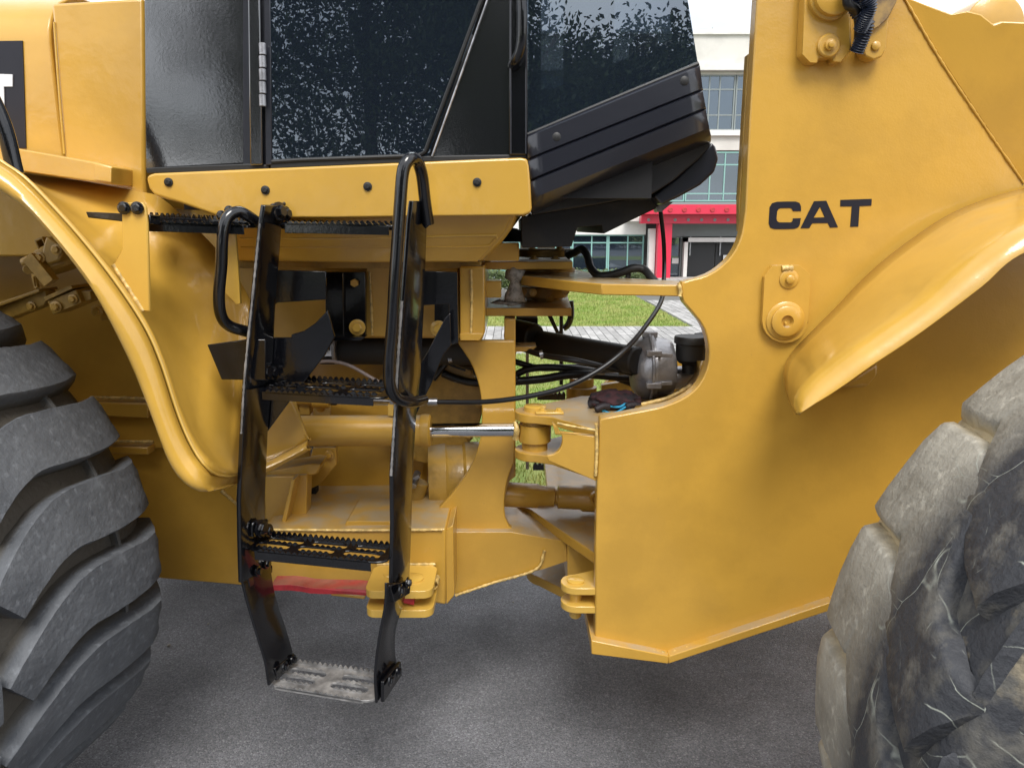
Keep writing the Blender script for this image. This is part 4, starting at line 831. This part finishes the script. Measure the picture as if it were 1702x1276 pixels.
lp = MB().loft([[P(*lw(t, a, b), CYB + d + .10 * max(0, t - .86) ** 1.5) for t in [k / 12 for k in range(13)]] for a, b, d in rowsdef]).build('lower_side_panel', BLKP, cab, smooth=28, solid=.006)
pl('panel_underside', [(882, 352), (1177, 236), (1182, 240), (1164, 262), (1120, 300), (1086, 322), (1000, 338), (884, 357)], CYB + .10, .9, BLKD, cab, bevel=.03, seg=4)
for q in ((925, 228), (1137, 135)):
    MB().lathe(P(*q, CYB - .010), TOC, [(-.002, .020), (.001, .018), (.0015, .012), (.005, .011), (.007, .007)], 24).build('screw', BLKM, cab)
MB().tube([P(877, 224, CYB - .004), P(1020, 164, CYB - .004), P(1161, 106, CYB - .004)], .005, 8).build('glass_seal', BLKM, cab)
pl('front_corner_fairing', [(1086, 326), (1100, 341), (1130, 327), (1164, 308), (1188, 286), (1195, 262), (1190, 244), (1183, 236), (1178, 242), (1160, 262), (1125, 296)], CYB + .13, .5, BLKP, cab, bevel=.02, seg=4)
pl('cab_underbody', [(866, 360), (884, 357), (1000, 338), (1086, 324), (1098, 343), (1050, 366), (1003, 389), (1000, 374), (960, 378), (950, 410), (868, 412)], 2.20, .9, BLKD, L, bevel=.003)
MB().prism([P(1086, 336, 2.2), P(1120, 335, 2.2), P(1100, 352, 2.2), P(1093, 352, 2.2)], (0, .05, 0)).build('mud_flap_bracket', ALU, L)
# cab interior and far walls
inn = MB(); z0 = P(560, 262, CYB).z; xl, xr = P(240, 100, CYB).x, P(1150, 100, CYB).x
MB().box((xl, CYB + .05, z0 - .1), (xr - .08, 3.35, z0)).build('cab_floor_mat', INTER, cab)
bb('cab_back_wall', xl, xl + .04, CYB + .04, 3.4, z0, 3.3, INTER, cab); bb('cab_roof', xl, xr, CYB - .05, 3.45, 3.3, 3.42, YELF, cab)
bb('cab_far_wall', xl, .05, 3.36, 3.4, z0, 3.3, INTER, cab); bb('far_window_rail', .05, xr - .05, 3.36, 3.4, z0, P(920, 150, 3.38).z, INTER, cab); bb('far_pillar', xr - .10, xr - .04, 3.34, 3.42, z0, 3.3, BLKP, cab)
bb('far_pillar', .22, .95 * xr, 3.36, 3.4, P(920, 150, 3.38).z, 3.3, INTER, cab)
seat = bb('operator_seat', -.55, -.1, 2.45, 2.95, z0, z0 + .42, INTER, cab, .04); bb('seat_back', -.62, -.45, 2.45, 2.95, z0 + .4, z0 + 1.0, INTER, seat, .05)
bb('side_console', P(970, 160, 2.2).x, P(986, 160, 2.2).x, 2.15, 2.4, z0, P(970, 140, 2.2).z, BROWN, cab, .008); bb('steering_column', P(1052, 100, 2.5).x, P(1088, 100, 2.5).x, 2.45, 2.6, z0 - .1, P(1060, 62, 2.5).z, BROWN, cab, .01)

# ---------------------------------------------------------------- access ladder
bpy.data.objects
lad = MB(); lad.loft([[P(437, 341, 1.85), P(432, 372, 1.85), P(419, 500, 1.85), P(407, 620, 1.85), P(401, 720, 1.85), P(396, 830, 1.84), P(397, 900, 1.84), P(399, 968, 1.84)],
                      [P(470, 341, 1.97), P(465, 372, 1.97), P(455, 500, 1.97), P(449, 620, 1.97), P(442, 720, 1.97), P(437, 830, 1.97), P(438, 880, 1.97), P(446, 940, 1.97)]])
ladder = lad.build('access_ladder', BLK, L, solid=.012, bevel=.002, smooth=30)
def stile(f, b, Yf, Yb, name='stile', th=.012):
    s_ = MB(); s_.loft([[P(x, y, Yf + (q[2] if len(q) > 2 else 0)) for q in f for x, y in [q[:2]]], [P(q[0], q[1], Yb + (q[2] if len(q) > 2 else 0)) for q in b]]); return s_.build(name, BLK, ladder, solid=th, bevel=.002, smooth=30)
stile([(683, 334), (678, 372), (668, 500), (660, 620), (656, 700), (650, 790), (651, 870), (649, 968)], [(709, 334), (706, 372), (702, 500), (696, 620), (688, 700), (683, 790), (681, 870), (677, 975)], 1.82, 1.94)
# lower straps
def smooth2(a, n_=14): return c2(a, n_)
stile(smooth2([(400, 960), (410, 1000), (428, 1060), (440, 1100), (446, 1139)]), smooth2([(446, 925), (455, 985), (474, 1045), (483, 1075), (486, 1092)]), 1.85, 1.97, 'lower_strap', .008)
stile(smooth2([(641, 968), (640, 1005), (630, 1060), (623, 1120), (625, 1168)]), smooth2([(677, 968), (668, 1005), (656, 1045), (655, 1085), (660, 1108)]), 1.79, 1.91, 'lower_strap', .008)
def plate3(name, pts, th=.008): return solidfill(name, pts, (th, 0, 0), BLK, ladder, bevel=.002)
def quad(name, pq, Ys, th=.010):
    return solidfill(name, [P(a, b, y) for (a, b), y in zip(pq, Ys)], (th, -.002, 0), BLK, ladder, bevel=.002)
quad('strap_joint', [(404, 950), (440, 928), (448, 940), (448, 950), (410, 975)], (1.865, 1.98, 1.99, 1.99, 1.87))
quad('strap_joint', [(642, 972), (678, 962), (676, 985), (664, 992), (650, 1000)], (1.80, 1.91, 1.91, 1.88, 1.82))
for a, b, y in ((421, 949, 1.90), (436, 936, 1.95), (658, 980, 1.83), (670, 968, 1.88), (466, 1108, 1.90), (480, 1096, 1.96), (641, 1130, 1.82), (654, 1115, 1.87)): bolt(P(a, b, y) + Vector((.013, 0, 0)), (1, -.15, 0), .010, BLK, ladder)
quad('step_bracket', [(452, 1110), (484, 1084), (486, 1096), (456, 1130)], (1.875, 1.98, 1.985, 1.885))
quad('step_bracket', [(632, 1132), (661, 1098), (663, 1120), (632, 1166)], (1.80, 1.91, 1.915, 1.80))
for (cx, cy, Y, s_) in ((452, 352, 1.93, 1.), (430, 617, 1.92, 1.), (423, 878, 1.91, 1.05)):
    o = quad('step_bracket', [(cx - 16 * s_, cy - 10), (cx + 14 * s_, cy - 14), (cx + 20 * s_, cy + 2), (cx + 18 * s_, cy + 14), (cx - 14 * s_, cy + 16)], (Y - .02, Y + .05, Y + .07, Y + .07, Y - .02), .012)
    bolt(P(cx, cy, Y) + Vector((.018, 0, 0)), (1, -.4, .1), .016, BLK, ladder); bolt(P(cx + 12, cy + 3, Y + .03) + Vector((.018, 0, 0)), (1, -.4, .1), .012, BLK, ladder)
    weld([P(cx - 14, cy + 12, Y - .02) + Vector((.016, 0, 0)), P(cx - 12, cy - 9, Y - .02) + Vector((.016, 0, 0)), P(cx + 10, cy - 13, Y + .03) + Vector((.016, 0, 0))], .005, ladder, m=BLK)
# steps
gridstep('step', [PZ(468, 1097, .43), PZ(641, 1120, .43) + Vector((.0, 0, .0)), PZ(625, 1167, .43), PZ(447, 1138, .43)], WORN, ladder, cols=2, slot=(.34, .11), rows_=(.36, .68), th=.008, lip=.012)
gridstep('step', [PZ(440, 886, .848), PZ(650, 906, .848), PZ(645, 936, .848), PZ(411, 913, .848)], BLK, ladder, cols=3, slot=(.26, .14))
for v in (.36, .72): pass
gridstep('step', [PZ(462, 627, 1.289), PZ(650, 637, 1.289), PZ(648, 662, 1.289), PZ(424, 650, 1.289)], BLK, ladder, cols=3, slot=(.26, .13), lip=.022)
tp = [PX(462, 2.02, 1.712), PX(668, 1.95, 1.708), PX(672, 1.83, 1.706), PX(462, 1.90, 1.712)]
gridstep('step', tp, BLK, ladder, cols=3, slot=(.26, .13), lip=.024, tooth=.006)
# weld beads along the stile edges, brackets and braces
weld([P(432, 372, 1.846), P(419, 500, 1.846), P(407, 620, 1.846), P(401, 720, 1.846)], .003, ladder, m=WORN); weld([P(668, 500, 1.818), P(660, 620, 1.818), P(656, 690, 1.818), P(650, 790, 1.818)], .0035, ladder, m=WORN)
def bp(name, pts, Y, th=.012): return pl(name, pts, Y, th, BLK, ladder, bevel=.002)
bp('mounting_arm', [(425, 448), (542, 451), (542, 498), (460, 503), (455, 508), (424, 508)], 2.06)
bp('mounting_flange', [(540, 452), (607, 452), (608, 560), (600, 564), (545, 564), (541, 530)], 2.25, .02)
MB().tube([P(571, 454, 2.245), P(572, 560, 2.245)], .004, 8).build('flange_ridge', BLK, ladder)
bp('mounting_flange_foot', [(545, 560), (607, 560), (600, 566), (548, 567)], 2.21, .05)
bolt(P(590, 470, 2.245), TOC, .0125, YELB, ladder, washer=False); bolt(P(594, 544, 2.245), TOC, .016, YELB, ladder)
bp('gusset', [(455, 505), (455, 560), (484, 560), (500, 550), (520, 538), (543, 516), (555, 540), (548, 580), (486, 655), (444, 718), (440, 640), (446, 560)] and [(450, 561), (484, 561), (484, 556), (505, 550), (524, 537), (544, 516), (556, 560), (540, 590), (490, 655), (441, 722), (441, 640)], 1.975)
bp('gusset', [(344, 573), (410, 564), (441, 564), (441, 632), (368, 631)], 1.885)
bp('mounting_arm', [(697, 450), (760, 452), (762, 570), (746, 574), (746, 505), (698, 508), (692, 506)], 2.10)
bp('mounting_flange', [(722, 500), (748, 500), (748, 572), (722, 560)], 2.22, .02); bolt(P(729, 546, 2.215), TOC, .016, YELB, ladder)
bp('gusset', [(740, 528), (748, 520), (750, 574), (738, 588), (716, 640), (684, 704), (688, 620), (710, 585)], 2.04)
# grab handles
MB().tube([P(430, 372, 1.90), P(414, 360, 1.88), P(396, 352, 1.86), P(378, 362, 1.84), P(370, 392, 1.83), P(368, 440, 1.83), P(364, 492, 1.83), P(368, 525, 1.84), P(382, 542, 1.86), P(414, 552, 1.89)], .0145, 16).build('grab_handle', BLK, ladder)
MB().tube([P(712, 372, 1.90), P(706, 330, 1.88), P(701, 290, 1.86), P(692, 266, 1.83), P(680, 265, 1.80), P(670, 285, 1.79), P(665, 340, 1.785), P(658, 440, 1.78), P(652, 540, 1.78), P(647, 600, 1.78), P(648, 640, 1.78), P(660, 662, 1.80), P(684, 668, 1.84), P(704, 664, 1.90)], .0150, 16).build('grab_handle', BLK, ladder)
pl('handle_plate', [(682, 342), (688, 334), (713, 334), (714, 374), (706, 382), (690, 376), (683, 372)], 1.93, .012, BLK, ladder)

# ---------------------------------------------------------------- front fender
O_ = [(1323, 688), (1312, 662), (1305, 632), (1306, 606), (1320, 583), (1345, 557), (1390, 512), (1440, 460), (1500, 410), (1590, 352), (1702, 315), (1850, 290), (2000, 290)]
M_ = [(1324, 684), (1322, 676), (1322, 668), (1326, 655), (1345, 632), (1375, 608), (1420, 574), (1470, 540), (1530, 497), (1610, 430), (1702, 372), (1850, 330), (2000, 320)]
E_ = [(1324, 688), (1330, 684), (1340, 678), (1355, 668), (1375, 656), (1405, 636), (1450, 604), (1500, 571), (1555, 532), (1630, 475), (1702, 418), (1850, 375), (2000, 370)]
n = 60; o1 = crv([P(a, b, GY - .03) for a, b in O_], n); m1 = crv([P(a, b, 1.60) for a, b in M_], n); e1_ = crv([P(a, b, 1.555) for a, b in E_], n)
rows = []
for t in (0, .2, .4, .6, .8, .92): rows.append([a.lerp(b, t) for a, b in zip(o1, m1)])
rows.append([a + (b - a) * .05 for a, b in zip(m1, e1_)])
for t in (.15, .35, .7, 1.): rows.append([a.lerp(b, t) + Vector((0, -.012 * math.sin(math.pi * t), 0)) for a, b in zip(m1, e1_)])
rows.append([p + Vector((.012, .03, .0)) for p in e1_])
MB().loft(rows).build('fender', YELF, L, smooth=36, solid=.006)
pl('fender_mount', [(1395, 645), (1460, 600), (1460, 622), (1440, 645)], GY - .05, .048, YEL, ff, bevel=.01)

# ---------------------------------------------------------------- tyres with separate lugs
def tyre(cx, cy, R, width, m, nl, lugh, fwd, worn=False, yaw=0.):
    hw = width / 2; Rb = R - lugh
    prof = [(-hw * .80, Rb - .27), (-hw * .98, Rb - .20), (-hw * 1.02, Rb - .13), (-hw * .97, Rb - .065), (-hw * .86, Rb - .022), (-hw * .6, Rb - .004), (0, Rb), (hw * .6, Rb - .004), (hw * .86, Rb - .022), (hw * .97, Rb - .065), (hw * 1.02, Rb - .13), (hw * .98, Rb - .20), (hw * .80, Rb - .27)]
    if worn: prof = [(u, r + (.020 if abs(u) > .9 * hw and r > Rb - .1 else .008 if abs(u) > .8 * hw and r > Rb - .05 else 0)) for u, r in prof]
    pp = [(p.x, p.y) for p in crv([(a, b, 0) for a, b in prof], 40)]
    b = MB(); ns = 96; V = [Vector((r * math.cos(2 * math.pi * k / ns), u, r * math.sin(2 * math.pi * k / ns))) for (u, r) in pp for k in range(ns)]
    b.add(V, [(i * ns + k, i * ns + (k + 1) % ns, (i + 1) * ns + (k + 1) % ns, (i + 1) * ns + k) for i in range(len(pp) - 1) for k in range(ns)])
    me = bpy.data.meshes.new('tyre'); me.from_pydata(b.v, [], b.f); bm = bmesh.new(); bm.from_mesh(me); bmesh.ops.recalc_face_normals(bm, faces=bm.faces); bm.to_mesh(me); bm.free(); finish(me, 60); me.materials.append(m)
    zc_ = R - .035; o = link('tyre', me, (cx, cy, zc_), L); o.rotation_euler = (0, 0, yaw)
    rim = MB().lathe((0, hw * .5, 0), (0, -1, 0), [(0, Rb - .26), (hw * .9, Rb - .26), (hw * .95, Rb - .30), (hw * .6, Rb - .34), (hw * .55, .12), (hw * .8, .11), (hw * .82, .0)], 40)
    me = bpy.data.meshes.new('rim'); me.from_pydata(rim.v, [], rim.f); finish(me, 40); me.materials.append(YEL); link('rim', me, Vector((cx, cy, zc_)), o)
    # lug outline across the tread: u from the shoulder (+hw) past the centre; v = arc length along the tread
    pitch = 2 * math.pi * R / nl
    if worn: cl_ = [(1.02, .0), (.86, .0), (.50, .0), (.22, .02), (.02, .16), (-.12, .48), (-.28, .76), (-.54, .96), (-.80, 1.10)]; wd = [.84, .85, .85, .82, .70, .58, .56, .62, .60]; cs_ = [(1.02, .0), (.97, .0), (.92, .0), (.86, .0)]
    else: cl_ = [(1.03, -.16), (.88, -.07), (.65, .03), (.35, .03), (.06, .02), (-.18, .14), (-.40, .36), (-.58, .60)]; wd = [.58, .64, .72, .74, .70, .60, .54, .48]; cs_ = [(1.03, .0), (.93, .0), (.83, .0), (.72, .0)]
    nC = 26; CLa = crv([(u * hw, v * pitch, 0) for u, v in cl_], nC); W2a = crv([(i, x, 0) for i, x in enumerate(wd)], nC)
    def crown(u, h):     # radius of the lug top / carcass at u
        a = abs(u) / hw
        if h: return R - .006 * a * a - (max(0, a - (.80 if not worn else .74)) / .23) ** (1.0 if not worn else 1.5) * (.085 if not worn else .070)
        return R - lugh - (.012 if not worn else .004) - max(0, a - .8) / .22 * (.075 if not worn else .066)
    def mk(sgn, var):
        cl2, w2 = (crv([(u * hw, v * pitch, 0) for u, v in cs_], nC), crv([(i, x, 0) for i, x in enumerate([.56, .60, .62, .60])], nC)) if sgn < 0 else (CLa, W2a)
        rnd = random.Random(var * 7 + (3 if sgn > 0 else 0)); rows_ = []
        for i, p in enumerate(cl2):
            d = (cl2[min(i + 1, nC - 1)] - cl2[max(i - 1, 0)]).normalized(); nn = Vector((-d.y, d.x, 0)); hwid = w2[i].y * pitch / 2
            tp_ = 1.0
            row = []
            for k, (s_, hh) in enumerate(((-1.06, 0), (-1.03, .45), (-.99, .94), (-.94, 1), (-.5, 1), (0, 1), (.5, 1), (.94, 1), (.99, .94), (1.03, .45), (1.06, 0)) if not worn else ((-1.14, 0), (-1.08, .45), (-1.0, .86), (-.92, .98), (-.5, 1), (0, 1), (.5, 1), (.92, .98), (1.0, .86), (1.08, .45), (1.14, 0))):
                q_ = p + nn * hwid * s_ * tp_; u = min(q_.x, hw * 1.03); lo, hi = crown(u, 0), crown(u, 1); r = lo + (hi - lo) * hh
                j = (.0022 if worn else .0012); u2 = u + rnd.uniform(-j, j) * .6; v2 = q_.y + rnd.uniform(-j, j); r += rnd.uniform(-j, j) * (.45 if worn else .4)
                row.append((u2, v2, r))
            rows_.append(row)
        b = MB(); G = []
        for row in rows_:
            for (u, v, r) in row: a = fwd * (-v) / R; G.append(Vector((r * math.cos(a), u * sgn, r * math.sin(a))))
        K = len(rows_[0]); b.add(G, [(i * K + k, i * K + k + 1, (i + 1) * K + k + 1, (i + 1) * K + k) for i in range(nC - 1) for k in range(K - 1)] + [tuple(range(K)), tuple(range((nC - 1) * K, nC * K))])
        if not worn and sgn > 0:      # thin tie bar across the groove
            V = []
            for u in (.50 * hw, .53 * hw):
                for v_ in (.30 * pitch, .70 * pitch):
                    for r in (R - lugh - .02, R - lugh + .022): a = fwd * (-v_ - .03 * (u - .5 * hw)) / R; V.append(Vector((r * math.cos(a), u, r * math.sin(a))))
            b.add(V, [(0, 1, 3, 2), (4, 6, 7, 5), (1, 5, 7, 3), (0, 2, 6, 4)])
        me = bpy.data.meshes.new('lug'); me.from_pydata(b.v, [], b.f); bm = bmesh.new(); bm.from_mesh(me); bmesh.ops.recalc_face_normals(bm, faces=bm.faces); bm.to_mesh(me); bm.free()
        finish(me, 42 if not worn else 50); me.materials.append(m); return me
    ms = {(s_, v): mk(s_, v) for s_ in (1, -1) for v in range(4)}
    for k in range(nl):
        for s_ in (1, -1):
            l_ = link('lug', ms[(s_, random.randrange(4))], Vector((cx, cy, zc_)), o); l_.rotation_euler = (0, -(2 * math.pi * (k + (.5 if s_ < 0 else 0) + .1) / nl), 0)
    return o
tyre(-1.845, 1.858, .805, .70, RUB_NEW, 24, .062, 1, yaw=math.radians(-12))
tyre(1.435, 1.02, .86, .56, RUB_OLD, 22, .027, -1, worn=True, yaw=math.radians(-8))
tyre(-1.45, 3.95, .775, .62, RUB_NEW, 24, .062, 1, yaw=math.radians(-12))

# ================================================================== small loose things
gl = empty('work_glove', PZ(1020, 685, tpz + .001), 'dark red and black work glove with blue cuff lying on the yellow lug plate', 'glove')
GM = mat('glove_knit', (.055, .018, .022), .9, c2=(.014, .012, .016), vscale=30, bump=1., bscale=220); GD = mat('glove_dark_coating', (.018, .014, .018), .6, bump=.8, bscale=90); CY_ = mat('blue_cuff_trim', (.03, .30, .52), .8, bump=.6, bscale=200)
def gp(px, py, h): v = PZ(px, py, tpz); return Vector((v.x, v.y, tpz + h))
gm = MB(); g0 = [(982, 668, .012), (1000, 664, .018), (1018, 664, .020), (1040, 668, .018), (1058, 676, .014)]
for k, (a, b, h) in enumerate(g0):
    pass
g_ = bmesh.new(); bmesh.ops.create_uvsphere(g_, u_segments=40, v_segments=22, radius=1); cgl = gp(1022, 676, .022)
rg = random.Random(3)
from mathutils import noise as mn
for v in g_.verts:
    p = v.co.copy(); f_ = 1 + .25 * mn.noise(p * 2.4) + .12 * mn.noise(p * 6)
    v.co = Vector((p.x * .078 * f_, p.y * .062 * f_, max(p.z * .030 * f_, -.021)))
me = bpy.data.meshes.new('glove_body'); g_.to_mesh(me); g_.free(); finish(me, 180); me.materials.append(GM); link('glove_body', me, cgl, gl)
for k, (x0, y0, x1, y1) in enumerate(((1000, 680, 979, 678), (1004, 672, 980, 670), (1012, 684, 990, 686), (1040, 684, 1064, 682))):
    MB().tube([gp(x0, y0, .016), gp((x0 + x1) / 2, (y0 + y1) / 2, .018), gp(x1, y1, .010)], .0105, 10).build('glove_finger', GD, gl, smooth=180)
gf = lambda a, b, d=0.: P(a, b, cgl.y - .066 + d)
MB().tube([gf(1003, 684), gf(1001, 678), gf(1012, 675, .006), gf(1030, 676, .004), gf(1041, 670, .012), gf(1049, 675, .008), gf(1045, 687)], .0036, 8).build('cuff_trim', CY_, gl)
MB().tube([gf(1003, 682), gf(1013, 686), gf(1025, 685), gf(1040, 676, .004)], .0034, 8).build('cuff_trim', CY_, gl)
MB().tube([gf(1020, 692), gf(1017, 690), gf(1017, 686)], .0034, 8).build('cuff_trim', CY_, gl)
PEB = mat('pebble_stone', (.30, .28, .24), .8, var=.4)
for k, (a, b, s_, lb_) in enumerate(((281, 1072, .008, 'pale pebble on the asphalt beside the left tyre'), (346, 1036, .005, 'tiny light stone chip between left tyre and ladder'), (853, 1000, .005, 'small stone chip on the asphalt below the hitch'))):
    g_ = bmesh.new(); bmesh.ops.create_icosphere(g_, subdivisions=2, radius=s_)
    for v in g_.verts: v.co *= 1 + .3 * mn.noise(v.co * 200); v.co.z *= .7
    me = bpy.data.meshes.new('pebble'); g_.to_mesh(me); g_.free(); me.materials.append(PEB); tag(link('pebble', me, PZ(a, b, s_ * .5), None), lb_, 'pebble')
